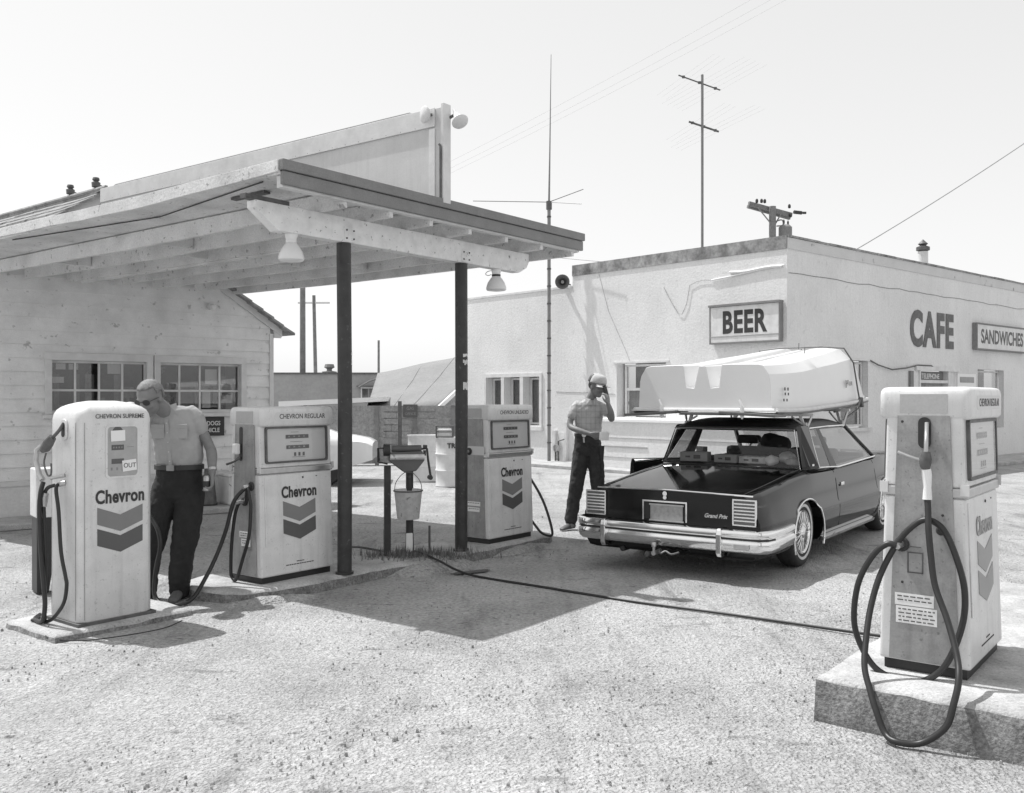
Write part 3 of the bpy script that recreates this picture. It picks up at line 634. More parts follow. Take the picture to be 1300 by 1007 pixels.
def flood(local, aim, label, disc=False):
    p = g0+U*local[0]+V*local[1]; o = thing('floodlight', label, 'floodlight', (p.x, p.y, local[2]), 0, 'floodlights on the sign board')
    q = Vector(aim).to_track_quat('Z', 'Y').to_matrix()
    b = MB(); b.lathe([(.012, -.16), (.016, -.10), (.03, -.09), (.035, -.05), (.07, 0), (.078, .012), (.074, .02), (.05, .034), (0, .04)] if not disc else [(.02, -.05), (.06, -.03), (.078, .0), (.075, .012), (.05, .022), (0, .026)], (0, 0, 0), 'z', 20, cap=False)
    b.v = [tuple(q @ Vector(v)) for v in b.v]; b.build('lamp_head', 'trim', o, smooth=True)
    b = MB(); b.tube([q @ Vector((0, 0, -.05)), q @ Vector((0, 0, -.10)), (V.x*.13, V.y*.13, .045)] if not disc else [q @ Vector((0, 0, -.03)), q @ Vector((.02, 0, -.07))], .014, 8); b.build('bracket', 'dull', o, smooth=True)
flood((-.16, .11, 4.155), (-.85, -.5, -.05), 'round floodlight facing out on the top corner of the sign board', True)
flood((.0, -.17, 4.085), (.35, -.5, -.75), 'white floodlight sticking out past the end of the sign board, aimed down')

# ================================================================== garage
SH = -.21
def garage():
    t = thing('garage_building', 'white clapboard garage with a gabled front at left', 'garage', (-3.72, 14.3, 0), 40)
    def top(x): return 4.28-.66*abs(x+2.44)
    holes = [(-3.10, -1.87, 1.40, 2.10), (-1.68, -.48, 1.40, 2.10)]
    b = MB(); z = .52; step = .178; k = 0
    while z < 4.25:
        z1 = z+step
        xa, xb = -4.88, .0
        # gable limits at board's top
        lim = (4.28-z1)/.66; xl, xr = max(xa, -2.44-lim), min(xb, -2.44+lim)
        if xr-xl > .1:
            segs = [(xl, xr)]
            for (h0, h1, c, d) in holes:
                if z1 > c+.02 and z < d-.02:
                    ns = []
                    for (p, q_) in segs:
                        if h1 <= p or h0 >= q_: ns.append((p, q_)); continue
                        if h0 > p: ns.append((p, h0))
                        if h1 < q_: ns.append((h1, q_))
                    segs = ns
            zt = z1
            for (p, q_) in segs:
                zb_, zt_ = z, z1
                for (h0, h1, c, d) in holes: pass
                l2 = (4.28-z)/.66; pb = max(xa, -2.44-l2) if p == xl else p; qb = min(xb, -2.44+l2) if q_ == xr else q_
                y0 = -.024; y1 = -.002
                b.add([(pb, y0, z), (qb, y0, z), (q_, y1, z1), (p, y1, z1), (pb, .02, z), (qb, .02, z), (q_, .02, z1), (p, .02, z1)],
                      [(0, 1, 2, 3), (7, 6, 5, 4), (0, 4, 5, 1), (1, 5, 6, 2), (2, 6, 7, 3), (3, 7, 4, 0)])
        z = z1; k += 1
    b.build('front_siding', 'siding', t)
    # side walls, back, foundation
    D = 8.0
    b = MB(); 
    for x in (-4.88, 0): b.add([(x, .03, 0), (x+SH*D, D, 0), (x+SH*D, D, 2.66), (x, .03, 2.66), (x-.08*(1 if x == 0 else -1), .03, 0), (x+SH*D-.08*(1 if x == 0 else -1), D, 0), (x+SH*D-.08*(1 if x == 0 else -1), D, 2.66), (x-.08*(1 if x == 0 else -1), .03, 2.66)],
                               [(0, 1, 2, 3), (7, 6, 5, 4), (0, 4, 5, 1), (1, 5, 6, 2), (2, 6, 7, 3), (3, 7, 4, 0)])
    b.add([(-4.88+SH*D, D, 0), (SH*D, D, 0), (SH*D, D, 2.6), (-2.44+SH*D, D, 4.28), (-4.88+SH*D, D, 2.6)], [(0, 1, 2, 3, 4)])
    b.build('wall', 'siding', t)
    b = MB(); b.box(-4.9, .03, -.05, .03, 0, .50); b.build('foundation', 'stucco', t, bevel=.01)
    b = MB(); b.box(-4.9, .03, -.075, -.051, .46, .52); b.build('sill_band', 'trim', t)
    b = MB(); b.box(-4.9, .04, -.9, -.078, 0, .07); b.build('step', 'conc', t, bevel=.01)
    # corner boards, rake boards
    for x in (-.02, -4.93): MB().box(x, x+.065, -.035, .04, .5, 2.58).build('corner_board', 'trim', t, bevel=.004)
    for s in (-1, 1):
        b = MB(); x1 = -2.44+s*2.62; b.prism([(-2.44, 4.27), (x1, 4.27-.66*2.62), (x1, 4.27-.66*2.62+.14), (-2.44, 4.41)] if s > 0 else [(-2.44, 4.27), (-2.44, 4.41), (x1, 4.27-.66*2.62+.14), (x1, 4.27-.66*2.62)], -.05, -.022)
        b.build('rake_board', 'trim', t, bevel=.003)
    # roof: shingle courses
    for s in (-1, 1):
        b = MB(); n = 16; rnd = random.Random(9)
        for k in range(n):
            u0 = 2.78*(1-k/n); u1 = 2.78*(1-(k+1)/n)-.03
            za = 4.40-.66*u0+.035; zb = 4.40-.66*u1+.012
            m_ = 14
            for j in range(m_):
                y0 = -.16+j*(D+.2)/m_+rnd.uniform(-.01, .01); y1 = -.16+(j+1)*(D+.2)/m_-.012; du = rnd.uniform(-.012, .02)
                f = lambda u_, y_, z_: (-2.44+s*u_+SH*max(y_, 0), y_, z_)
                vs = [f(u0+du, y0, za), f(u0+du, y1, za), f(u1, y1, zb), f(u1, y0, zb), f(u0+du, y0, za-.035), f(u0+du, y1, za-.035), f(u1, y1, zb-.035), f(u1, y0, zb-.035)]
                b.add(vs, [(0, 1, 2, 3), (7, 6, 5, 4), (0, 4, 5, 1), (1, 5, 6, 2), (2, 6, 7, 3), (3, 7, 4, 0)])
        b.build('roof', 'roofing', t)
    b = MB(); b.prism([(-2.55, 4.38), (-2.44, 4.46), (-2.33, 4.38)], -.17, .0); b.add([], [])
    b.v += []; b.build('ridge_cap', 'roofing', t)
    b = MB(); b.tube([(-2.44, -.12, 4.46), (-2.44+SH*D, D, 4.46)], .03, 6); b.build('ridge_roll', 'roofing', t)
    # rafter tails' small eave return
    MB().box(.05, .17, -.04, .0, 2.52, 2.63).build('eave_return', 'trim', t)
    # windows
    for (x0, x1, c, d) in holes:
        c0 = c-.0
        b = MB(); wd = .085
        b.box(x0-wd, x1+wd, -.045, -.018, d, d+.10); b.box(x0-wd, x0, -.045, -.018, c-.02, d); b.box(x1, x1+wd, -.045, -.018, c-.02, d); 
        wn = b.build('window', 'trim', t, bevel=.003)
        b = MB(); b.box(x0-wd-.03, x1+wd+.03, -.085, -.016, c-.075, c-.022); b.build('sill', 'trim', wn, bevel=.005)
        b = MB(); b.box(x0, x1, -.015, .12, d-.003, d+.003); b.box(x0-.003, x0+.003, -.015, .12, c, d); b.box(x1-.003, x1+.003, -.015, .12, c, d); b.box(x0, x1, -.015, .12, c-.02, c); b.build('jamb', 'trim', wn)
        b = MB(); n = 4
        for i in range(n+1):
            xx = x0+(x1-x0)*i/n; b.box(max(xx-.014, x0+.004), min(xx+.014, x1-.004), .05, .08, c+.001, d-.004)
        zs = (c+.014, (c+d)/2-.05, d-.018)
        for zz in zs: b.box(x0+.004, x1-.004, .046, .076, zz-.014, zz+.014)
        b.build('glazing_bars', 'trim', wn)
        MB().box(x0+.004, x1-.004, .062, .066, c, d-.004).build('pane', 'glass', wn)
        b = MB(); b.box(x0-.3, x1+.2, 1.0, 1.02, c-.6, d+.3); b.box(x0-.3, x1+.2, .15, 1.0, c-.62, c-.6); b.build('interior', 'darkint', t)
    # things seen in the windows: cans and cards
    b = MB(); rnd = random.Random(12)
    for k in range(26):
        x = rnd.uniform(-3.05, -.55); 
        if -1.88 < x < -1.65: continue
        b.box(x, x+rnd.uniform(.04, .12), .12+.04*(k % 3), .14+.04*(k % 3), 1.40+rnd.choice([0, .02, .35]), 1.50+rnd.choice([.0, .1, .42]))
    b.build('shelf_goods', 'curtain', t)
    b = MB(); b.box(-3.02, -2.90, .10, .104, 1.98, 2.06); b.box(-2.86, -2.74, .10, .104, 1.98, 2.06); b.box(-3.06, -2.92, .10, .104, 1.80, 1.88); b.box(-2.36, -2.16, .10, .104, 1.93, 2.08)
    b.box(-1.02, -.90, .10, .104, 1.45, 1.72); b.box(-.98, -.80, .10, .104, 1.80, 2.02); b.box(-.74, -.56, .10, .104, 1.52, 1.80); b.build('window_cards', 'paper', t)
    lettering('MOBILE', .045, (-.65, .098, 1.64), 'ink', t, name='card_lettering'); 
    return t
garage()
def loc_garage(x, y, z): a = R(40); return (-3.72+x*math.cos(a)-y*math.sin(a), 14.3+x*math.sin(a)+y*math.cos(a), z)
t = thing('wall_lamp', 'small round lamp fitting on the garage gable beneath the canopy edge', 'lamp', loc_garage(-.95, -.02, 2.94), 40)
MB().lathe([(.05, 0), (.05, -.03), (0, -.04)], (0, 0, 0), 'y', 14, cap=False).build('base_plate', 'trim', t, smooth=True)
MB().lathe([(0, -.09), (.03, -.085), (.045, -.06), (.03, -.035)], (.02, 0, -.01), 'y', 14, cap=False).build('bulb', 'bell', t, smooth=True)
t = thing('warning_sign', 'black dog warning sign with white words under the garage window', 'sign', loc_garage(-.96, -.04, 1.06), 40)
MB().box(-.31, .21, -.012, .0, -.02, .26).build('sign_plate', 'ink', t)
lettering('KEEP DOGS', .088, (-.045, -.0125, .135), 'whiteink', t, name='sign_lettering', bold=.001, sx=.85); lettering('IN VEHICLE', .088, (-.045, -.0125, .035), 'whiteink', t, name='sign_lettering', bold=.001, sx=.82)
t = thing('waste_bin', 'pale square bin with a drooping wire against the garage wall', 'bin', loc_garage(-.72, -.42, .07), 40)
MB().box(-.2, .2, -.2, .2, 0, .40).build('bin_body', 'drum', t, bevel=.02); MB().box(-.21, .21, -.21, .21, .402, .43).build('bin_lid', 'drum', t, bevel=.008)
b = MB(); b.tube(spline([(-.2, -.205, .30), (-.05, -.21, .18), (.16, -.205, .10)], 6), .004, 5); b.build('handle_wire', 'dull', t)
t = thing('oil_can', 'dark tapering can standing beside the pale bin at the garage', 'can', loc_garage(-1.15, -.42, .07), 40)
MB().lathe([(.13, 0), (.125, .03), (.09, .40), (.05, .44), (.045, .52), (0, .52)], (0, 0, 0), 'z', 16).build('can_body', 'dull', t, smooth=True)
MB().lathe([(.132, 0), (.132, .025)], (0, 0, 0), 'z', 16).build('can_base', 'ink', t)
for i, (x, yy, lb) in enumerate(((-2.44, .9, 'dark insulator on the garage ridge, the one farther left'), (-2.44, .2, 'dark insulator on the garage ridge, the one nearer the sign board'))):
    p = loc_garage(x+SH*yy, yy, 4.44); t = thing('roof_insulator', lb, 'insulator', p, 40, 'insulators on the garage ridge')
    MB().lathe([(.02, 0), (.02, .06), (.055, .07), (.06, .13), (.03, .15), (.05, .17), (.04, .20), (0, .20)], (0, 0, 0), 'z', 12).build('insulator_body', 'dull', t, smooth=True)
    MB().tube(spline([(0, 0, .12), (.12, 0, .08), (.3, .0, .0)], 5), .008, 5).build('lead', 'dull', t)

# ================================================================== squeegee and wringer stand between the posts
def wloc(px): pass
t = thing('wringer_stand', 'iron chamois wringer with a crank on two posts between the pumps', 'wringer stand', (-1.08, 8.93, .0), 14)
MB().box(-.147, -.085, -.03, .03, .0, .95).build('post', 'steel', t, bevel=.006)
b = MB(); b.tube([(.10, .02, .0), (.10, .02, .34), (.10, .02, .90)], [.045, .036, .036], 14); b.build('post', 'steel', t, smooth=True)
MB().box(.06, .125, -.03, -.012, .02, .30).build('white_pipe', 'white', t, bevel=.01)
b = MB(); b.prism([(-.11, 1.00), (-.10, 1.08), (.21, 1.09), (.23, 1.00), (.15, .90), (.04, .885)], -.09, .09); b.build('trough', 'horn', t, bevel=.008)
b = MB(); b.tube([(-.10, -.095, 1.035), (.225, -.095, 1.035)], .028, 14); b.build('roller', 'galv', t, smooth=True)
b = MB(); b.tube([(-.08, -.06, 1.115), (.20, -.06, 1.115)], .032, 14); b.build('roller', 'horn', t, smooth=True)
b = MB(); b.tube([(-.16, -.06, 1.10), (-.10, -.06, 1.10)], .055, 14); b.tube([(-.20, -.05, 1.0), (-.21, -.05, 1.12), (-.14, -.05, 1.12)], .010, 6); b.tube([(-.21, -.05, 1.12), (-.21, -.05, .99), (-.12, -.05, .97)], .010, 6); b.build('gear_housing', 'ink', t, smooth=True)
b = MB(); b.tube([(.20, -.06, 1.11), (.255, -.07, 1.11), (.265, -.08, 1.0), (.285, -.09, .86), (.30, -.10, .83)], .011, 8); b.tube([(.275, -.09, .84), (.275, -.17, .84)], .022, 10); b.build('crank', 'ink', t, smooth=True)
b = MB(); b.obox((.24, -.05, 1.13), (.03, .08, .03)); b.obox((.235, -.05, 1.07), (.02, .05, .05)); b.build('clamp', 'ink', t)
t = thing('water_pail', 'pale metal pail hanging by its wire handle under the wringer', 'pail', (-.985, 8.83, .45), 10)
b = MB(); b.lathe([(0, 0), (.098, 0), (.105, .008), (.132, .262), (.137, .268), (.137, .278), (.128, .278), (.123, .262), (.09, .02), (0, .02)], (0, 0, 0), 'z', 28, cap=False); b.build('pail_body', 'galv', t, smooth=True)
b = MB(); b.tube(spline([(-.13, 0, .26), (-.115, 0, .35), (-.05, .0, .43), (0, 0, .44), (.05, 0, .43), (.115, 0, .35), (.13, 0, .26)], 6), .004, 6); b.build('handle', 'dull', t, smooth=True)
b = MB(); b.tube([(-.075, 0, 0), (-.075, 0, .0)], .01, 4) if 0 else b.lathe([(.14, .262), (.142, .27), (.138, .276)], (0, 0, 0), 'z', 28, cap=False); b.build('rim', 'dull', t, smooth=True)
for i, (x, y, hh, lb) in enumerate(((-1.26, 9.20, .30, 'thin stake left of the white pipe under the wringer'), (-.80, 9.02, .36, 'thin stake right of the white pipe under the wringer'))):
    o = MB().tube([(0, 0, 0), (.0, .0, hh)], .012, 6).build('iron_stake', 'horn'); put(o, (x, y, .0)); tag(o, lb, 'stake')
# tufts of dry weeds at the foot of the stand
def weeds(name, c, rx, ry, n, h, seed, label, m='fence'):
    rnd = random.Random(seed); b = MB()
    for i in range(n):
        x = c[0]+rnd.gauss(0, rx*.5); y = c[1]+rnd.gauss(0, ry*.5); a = rnd.random()*6.28; hh = h*rnd.uniform(.4, 1); wd = .005; lean = rnd.uniform(.1, .5)*hh
        dx, dy = math.cos(a), math.sin(a)
        b.add([(x-dy*wd, y+dx*wd, c[2]), (x+dy*wd, y-dx*wd, c[2]), (x+dx*lean, y+dy*lean, c[2]+hh)], [(0, 1, 2)])
    o = b.build(name, m); tag(o, label, 'weeds', kind='stuff'); return o
M['weed'] = mat('dry_weeds', .16, .9, n_amt=.4, n_scale=30)
def mound(c, rx, ry, h, rot, seed):
    b = MB(); n = 36; m = 7; vs = []; fs = []
    for j in range(m+1):
        for k in range(n):
            t_ = 2*math.pi*k/n; r = (1-j/m)*(1+.30*noise.noise(Vector((math.cos(t_)*1.6, math.sin(t_)*1.6, seed)))); x = rx*r*math.cos(t_); y = ry*r*math.sin(t_)
            z = h*(1-(1-j/m)**2)+.010*noise.noise(Vector((x*9, y*9, seed)))-.006; ca, sa = math.cos(R(rot)), math.sin(R(rot)); vs.append((c[0]+x*ca-y*sa, c[1]+x*sa+y*ca, z))
    fs = [(j*n+k, j*n+(k+1) % n, (j+1)*n+(k+1) % n, (j+1)*n+k) for j in range(m) for k in range(n)]
    b.v = vs; b.f = fs; o = b.build('dirt_drift', 'ground', smooth=True); o['kind'] = 'structure'
mound((-.80, 8.78), .62, .30, .115, 52, 3); mound((-1.9, 7.30), .5, .10, .05, 30, 5); mound((.1, 9.75), .5, .12, .06, 55, 9)
weeds('dry_weeds', (-.88, 8.85, .085), .55, .22, 900, .11, 3, 'dry weeds around the foot of the wringer stand', 'weed')
# signal hose across the forecourt
o = MB().tube(spline([(-1.72, 9.75, .03), (-1.54, 9.31, .105), (-1.3, 9.12, .10), (-1.05, 9.02, .06), (-.92, 8.87, .135), (-.70, 8.62, .10), (-.50, 8.42, .04), (-.3, 8.26, .012), (.2, 7.85, .012), (.92, 7.27, .012), (1.65, 6.78, .012), (2.4, 6.24, .012), (3.0, 5.85, .012), (4.5, 5.0, .012)], 8), .011, 8).build('signal_hose', 'black', smooth=True)
tag(o, 'thin black bell hose lying across the gravel from the island to the near pump', 'hose')

# ================================================================== drums, fence, far buildings, poles
def drum(x, y, label, group='white steel drums by the fence'):
    t = thing('steel_drum', label, 'drum', (x, y, 0), 20, group)
    pr = [(0, 0), (.28, 0), (.29, .01), (.285, .02)]
    for zc in (.29, .585): pr += [(.283, zc-.025), (.298, zc), (.283, zc+.025)]
    pr += [(.283, .86), (.294, .87), (.294, .885), (.28, .885), (.275, .86), (0, .86)]
    MB().lathe(pr, (0, 0, 0), 'z', 32, cap=False).build('drum_body', 'drum', t, smooth=True, angle=50); return t
drum(-1.72, 17.9, 'plain white steel drum standing to the left and behind')
d = drum(-1.10, 16.9, 'white steel drum lettered for trash, partly behind the second post')
for k, ch in enumerate('TRASH'):
    a = -100+14*k-14; x = .301*math.cos(R(a)); y = .301*math.sin(R(a)); lettering(ch, .12, (x, y, .70), 'ink', d, name='trash_lettering', bold=.004, yaw=a+90)
t = thing('wire_crate', 'small wire crate sitting on the lettered drum', 'crate', (-1.22, 16.85, .886), 5)
b = MB()
for z in (.0, .10, .2): b.tube([(-.15, -.1, z), (.15, -.1, z), (.15, .1, z), (-.15, .1, z), (-.15, -.1, z)], .012, 5)
b.build('wire_frame', 'dull', t)
b = MB()
for (x, y) in ((-.15, -.1), (.15, -.1), (.15, .1), (-.15, .1)): b.box(x-.014, x+.014, y-.014, y+.014, 0, .2)
b.build('corner_rods', 'dull', t); MB().box(-.13, .13, -.08, .08, .006, .15).build('contents', 'drum', t, bevel=.02)

t = thing('board_fence', 'weathered horizontal board fence behind the drums', 'fence', (-4.9, 22.0, 0), 3)
b = MB(); rnd = random.Random(6); L_ = 4.7
for k in range(9):
    x = 0
    while x < L_:
        l = rnd.uniform(1.2, 2.4); x1 = min(L_, x+l); b.obox(((x+x1)/2, rnd.uniform(-.01, .01), .10+k*.155), (x1-x-.01, .022, .145-rnd.uniform(0, .02)), Matrix.Rotation(R(rnd.uniform(-.35, .35)), 3, 'Y')); x = x1
b.build('boards', 'fence', t)
for x in (.02, .95, 1.7, 2.6, 3.5, 4.4): MB().box(x-.045, x+.045, -.06, -.014, 0, 1.42 if x != 1.7 else 1.4).build('fence_post', 'pole', t)
t = thing('fence_sign', 'small grey notice fixed high on the board fence', 'sign', (-2.41, 22.05, 1.22), 3)
MB().box(-.17, .17, -.012, 0, -.08, .22).build('sign_plate', 'chev2', t)
lettering('GAS', .11, (0, -.013, .09), 'curtain', t, name='sign_lettering', sx=.9); lettering('OFFICE', .09, (0, -.013, -.03), 'curtain', t, name='sign_lettering', sx=.9)
o = MB().box(-.04, .04, -.04, .04, 0, 1.52).build('gate_post', 'dull'); put(o, (-2.58, 21.4, 0)); tag(o, 'thin dark upright post in front of the fence behind the wringer', 'post')
# far long building
t = thing('long_building', 'long flat roofed grey block building far behind the fence', 'building', (-12.5, 34, 0), 0)
b = MB(); b.box(0, 8.0, 0, 8, 0, 2.46); b.build('wall', 'farwall', t)
MB().box(-.06, 8.06, -.06, 8.06, 2.462, 2.52).build('roof', 'dull', t)
b = MB(); b.box(6.98, 7.60, -.05, -.01, 1.46, 1.99); wn = b.build('window', 'trim', t); MB().box(7.03, 7.55, -.06, -.051, 1.50, 1.93).build('pane', 'darkint', wn)
MB().box(7.25, 7.29, -.07, -.061, 1.50, 1.93).build('glazing_bar', 'curtain', wn)
MB().box(6.85, 7.75, -.22, -.02, 2.0, 2.04).build('window_hood', 'dull', wn)
MB().box(1.35, 1.45, -.05, -.01, 1.35, 1.7).build('wall_vent', 'ink', t)
t = thing('roof_vent', 'squat dark vent sitting on the long building roof', 'vent', (-6.87, 35, 2.52))
MB().lathe([(.28, 0), (.28, .06), (.1, .09), (.1, .16), (.2, .22), (.16, .34), (0, .30)], (0, 0, 0), 'z', 10).build('vent_cowl', 'fascia', t)
t = thing('low_shed', 'low shed with a bright white roof edge behind the fence', 'shed', (-6.2, 25, 0), 0)
MB().box(0, 2.35, 0, 3, 0, 1.35).build('wall', 'farwall', t); MB().prism([(0, 1.36), (2.75, 1.50), (2.75, 1.62), (0, 1.50)], -.3, 3.2).build('roof', 'white', t)
MB().box(2.30, 2.75, -.02, .1, 0, 1.34).build('door', 'fence', t)
# gabled shed with a faded sheet roof
t = thing('gabled_shed', 'gabled shed with a big faded sheet roof sloping down to the fence', 'shed', (-3.95, 25.4, 0), 0)
b = MB(); RP = [(-.05, -.2, 1.22), (2.35, -.35, 1.36), (2.95, 3.6, 2.98), (.30, 3.9, 2.52)]
RP = [(-.02, -.2, 1.26), (1.95, -.35, 1.35), (3.6, 4.4, 3.20), (-.30, 4.0, 2.38)]
n = 14; vs = []
for i in range(n+1):
    for j in range(9):
        u_, v_ = i/n, j/8; p = Vector(RP[0]).lerp(RP[1], u_).lerp(Vector(RP[3]).lerp(RP[2], u_), v_); p.z += .025*noise.noise(Vector((u_*4, v_*4, 1)))-.05*math.sin(math.pi*v_); vs.append(p)
fs = [(i*9+j, (i+1)*9+j, (i+1)*9+j+1, i*9+j+1) for i in range(n) for j in range(8)]
b.add(vs, fs); o = b.build('roof', 'shed', t, smooth=True); md = o.modifiers.new('s', 'SOLIDIFY'); md.thickness = .05
b = MB()
for u_ in (.36, .62): b.tube([Vector(RP[0]).lerp(RP[1], u_).lerp(Vector(RP[3]).lerp(RP[2], u_), k/10)+Vector((0, 0, .012-.05*math.sin(math.pi*k/10))) for k in range(11)], .007, 5)
b.build('roof_seams', 'farwall', t)
b = MB(); b.bar((1.95, -.37, 1.30), (3.6, 4.38, 3.13), .05, .12); b.build('rake_board', 'white', t)
b = MB(); b.add([(.0, .1, 0), (1.85, .1, 0), (3.3, 4.2, 0), (.0, 4.2, 0), (.0, .1, 1.2), (1.85, .1, 1.25), (3.3, 4.2, 3.0), (.0, 4.2, 2.25)], [(0, 1, 5, 4), (1, 2, 6, 5), (2, 3, 7, 6), (3, 0, 4, 7)]); b.build('wall', 'fence', t)
t = thing('stove_pipe', 'short white stove pipe beside the far building corner', 'pipe', (-4.36, 31, 0)); MB().lathe([(.09, 0), (.09, 2.20), (.13, 2.21), (.13, 2.32), (0, 2.4)], (0, 0, 0), 'z', 10).build('pipe', 'drum', t)
b = MB(); b.tube([(-.1, 0, 2.25), (-.4, 0, 2.15), (-.75, 0, 1.95)], .035, 6); b.build('bent_branch', 'pole', t)
def upole(x, y, h, r, label, lean=0): 
    t = thing('utility_pole', label, 'utility pole', (x, y, 0), 0, 'bare poles behind the garage'); MB().tube([(0, 0, 0), (lean, 0, h)], [r, r*.8], 10).build('pole_shaft', 'pole', t, smooth=True); return t
upole(-8.1, 36, 8.5, .12, 'thick weathered pole closest to the garage roof, its top hidden by the canopy', -.0)
t = upole(-10.5, 50, 7.1, .11, 'thinner pole with a faint crossarm between the garage and the first post', -.15)
MB().box(-1.0, .7, -.05, .05, 6.65, 6.74).build('crossarm', 'trim', t)
upole(-8.6, 60, 5.3, .09, 'shortest distant pole seen between the two steel posts')
# distant flat horizon scrub
b = MB(); rnd = random.Random(8)
for k in range(160):
    x = -260+k*3.6; y = 230+rnd.uniform(-20, 20); h = rnd.uniform(.4, 1.5); b.add([(x-3, y, 0), (x+3, y, 0), (x+2, y+1, h*.8), (x-1, y+1, h)], [(0, 1, 2, 3)])
o = b.build('distant_scrub', 'weed'); tag(o, 'low dark scrub along the far horizon', 'scrub', kind='stuff')

# ================================================================== cafe
def wallgrid(x0, x1, zt, holes, depth, y=0, z0=0):
    """wall face at y with rectangular recesses cut to `depth`; zt is a list of (xa, xb, ztop)"""
    b = MB(); X = sorted({x0, x1, *[h[0] for h in holes], *[h[1] for h in holes], *[a for a, _, _ in zt], *[c for _, c, _ in zt]})
    for i in range(len(X)-1):
        xa, xb = X[i], X[i+1]; xm = (xa+xb)/2; top = [t_ for (a, c, t_) in zt if a <= xm <= c][0]
        Z = sorted({z0, top, *[h[2] for h in holes if h[0] < xm < h[1]], *[h[3] for h in holes if h[0] < xm < h[1]]})
        for j in range(len(Z)-1):
            zm = (Z[j]+Z[j+1])/2
            if any(h[0] < xm < h[1] and h[2] < zm < h[3] for h in holes): continue
            b.quad((xa, y, Z[j]), (xb, y, Z[j]), (xb, y, Z[j+1]), (xa, y, Z[j+1]))
    for (a, c, d, e) in holes:
        b.quad((a, y, d), (c, y, d), (c, y+depth, d), (a, y+depth, d)); b.quad((a, y, e), (c, y, e), (c, y+depth, e), (a, y+depth, e))
        b.quad((a, y, d), (a, y, e), (a, y+depth, e), (a, y+depth, d)); b.quad((c, y, d), (c, y, e), (c, y+depth, e), (c, y+depth, d))
    return b
CX0, CY0 = 5.38, 18.2
cafe = thing('cafe_building', 'white stuccoed one storey cafe with a flat parapet roof at right', 'cafe', (CX0, CY0, 0), 0)
beer = bpy.data.objects.new('side_wall_frame', None)
def xf(o, rz, dx=0, dy=0):
    """bake a wall's turn into its mesh so every part hangs directly on the cafe"""
    m = Matrix.Rotation(R(rz), 4, 'Z'); o.data.transform(m); return o
BA, CA_ = -47, 41
def bpart(b, name, m, **k): return xf(b.build(name, m, cafe, **k), BA)
def cpart(b, name, m, **k): return xf(b.build(name, m, cafe, **k), CA_)
bh = [(-8.87, -8.28, .90, 2.13), (-8.16, -7.57, .90, 2.13), (-7.45, -6.86, .90, 2.13), (-4.36, -2.95, 1.16, 2.38)]
bpart(wallgrid(-9.75, 0, [(-9.75, -5.75, 4.25), (-5.75, 0, 4.52)], bh, .30), 'side_wall', 'stucco')
chh = [(2.0, 3.15, .95, 2.40), (5.25, 6.15, 0, 2.30), (8.85, 10.4, .8, 2.33), (6.3, 7.1, 1.0, 1.95)]
chh = [(2.0, 3.15, .95, 2.40), (5.55, 7.35, 0, 2.25), (8.75, 10.4, .8, 2.33)]
cpart(wallgrid(0, 14, [(0, 14, 4.52)], chh, .22), 'front_wall', 'stucco')
# parapet band and coping
b = MB(); b.box(-5.75, .0, -.02, .25, 4.521, 4.78); bpart(b, 'coping', 'coping')
b = MB(); b.box(.0, 14, -.02, .25, 4.521, 4.74); cpart(b, 'parapet', 'peel')
b = MB(); rnd = random.Random(2); x = 0
while x < 14:
    l = rnd.uniform(.3, 1.2); b.obox((x+l/2, .11, 4.762+rnd.uniform(-.003, .006)), (l-.01, .30, .04)); x += l
cpart(b, 'coping_stones', 'coping')
b = MB(); b.box(-9.75, -5.76, -.02, .2, 4.252, 4.30); bpart(b, 'low_coping', 'trim')
b = MB(); b.quad((-9.75, .0, 0), (-9.75, 6, 0), (-9.75, 6, 4.25), (-9.75, 0, 4.25)); b.quad((-5.75, .0, 4.25), (-5.75, 7, 4.25), (-5.75, 7, 4.75), (-5.75, .0, 4.75)); bpart(b, 'return_wall', 'stucco')
b = MB(); b.quad((-9.7, .1, 4.2), (-.1, .1, 4.2), (-.1, 9, 4.2), (-9.7, 9, 4.2)); bpart(b, 'roof', 'roofing')
# crack line / old plaster ridge high on both walls, loose conduit
def crack(pts, r, nm, part, m='crack'):
    b = MB(); b.tube(pts, r, 5); return part(b, nm, m)
rnd = random.Random(3); crack([(.05+.45*k, -.004, 4.06+rnd.uniform(-.02, .02)) for k in range(30)], .007, 'plaster_crack', cpart, 'fascia')
crack([(-1.3+.2*k, -.012, 4.18-.02*math.sin(k)) for k in range(7)], .03, 'plaster_ridge', bpart, 'stucco')
crack([(-3.0, -.01, 4.02), (-2.8, -.02, 3.7), (-2.6, -.02, 3.42), (-2.5, -.02, 3.40), (-2.38, -.02, 3.62), (-2.30, -.02, 4.0), (-2.1, -.02, 4.07), (-1.9, -.02, 4.08), (-1.75, -.02, 4.06)], .006, 'loose_cable', bpart, 'wire')
crack([(-1.75, -.02, 4.06), (-1.2, -.02, 4.10), (-.6, -.02, 4.16), (-.05, -.02, 4.20)], .016, 'cable_sleeve', bpart, 'stucco')
crack([(3.18, -.02, 2.42), (3.5, -.05, 2.32), (4.1, -.06, 2.23), (4.8, -.05, 2.28), (5.4, -.03, 2.36), (6.1, -.03, 2.36), (6.4, -.03, 2.25)], .016, 'wall_cable', cpart, 'dull')
crack([(-4.9, -.004, 4.5), (-4.6, -.004, 3.6), (-4.1, -.004, 2.7), (-3.95, -.004, 2.4)], .004, 'plaster_crack', bpart, 'wire')
crack([(-6.3, -.004, 1.75), (-5.6, -.004, 1.73), (-4.9, -.004, 1.70), (-4.4, -.004, 1.68)], .007, 'plaster_crack', bpart, 'wire')
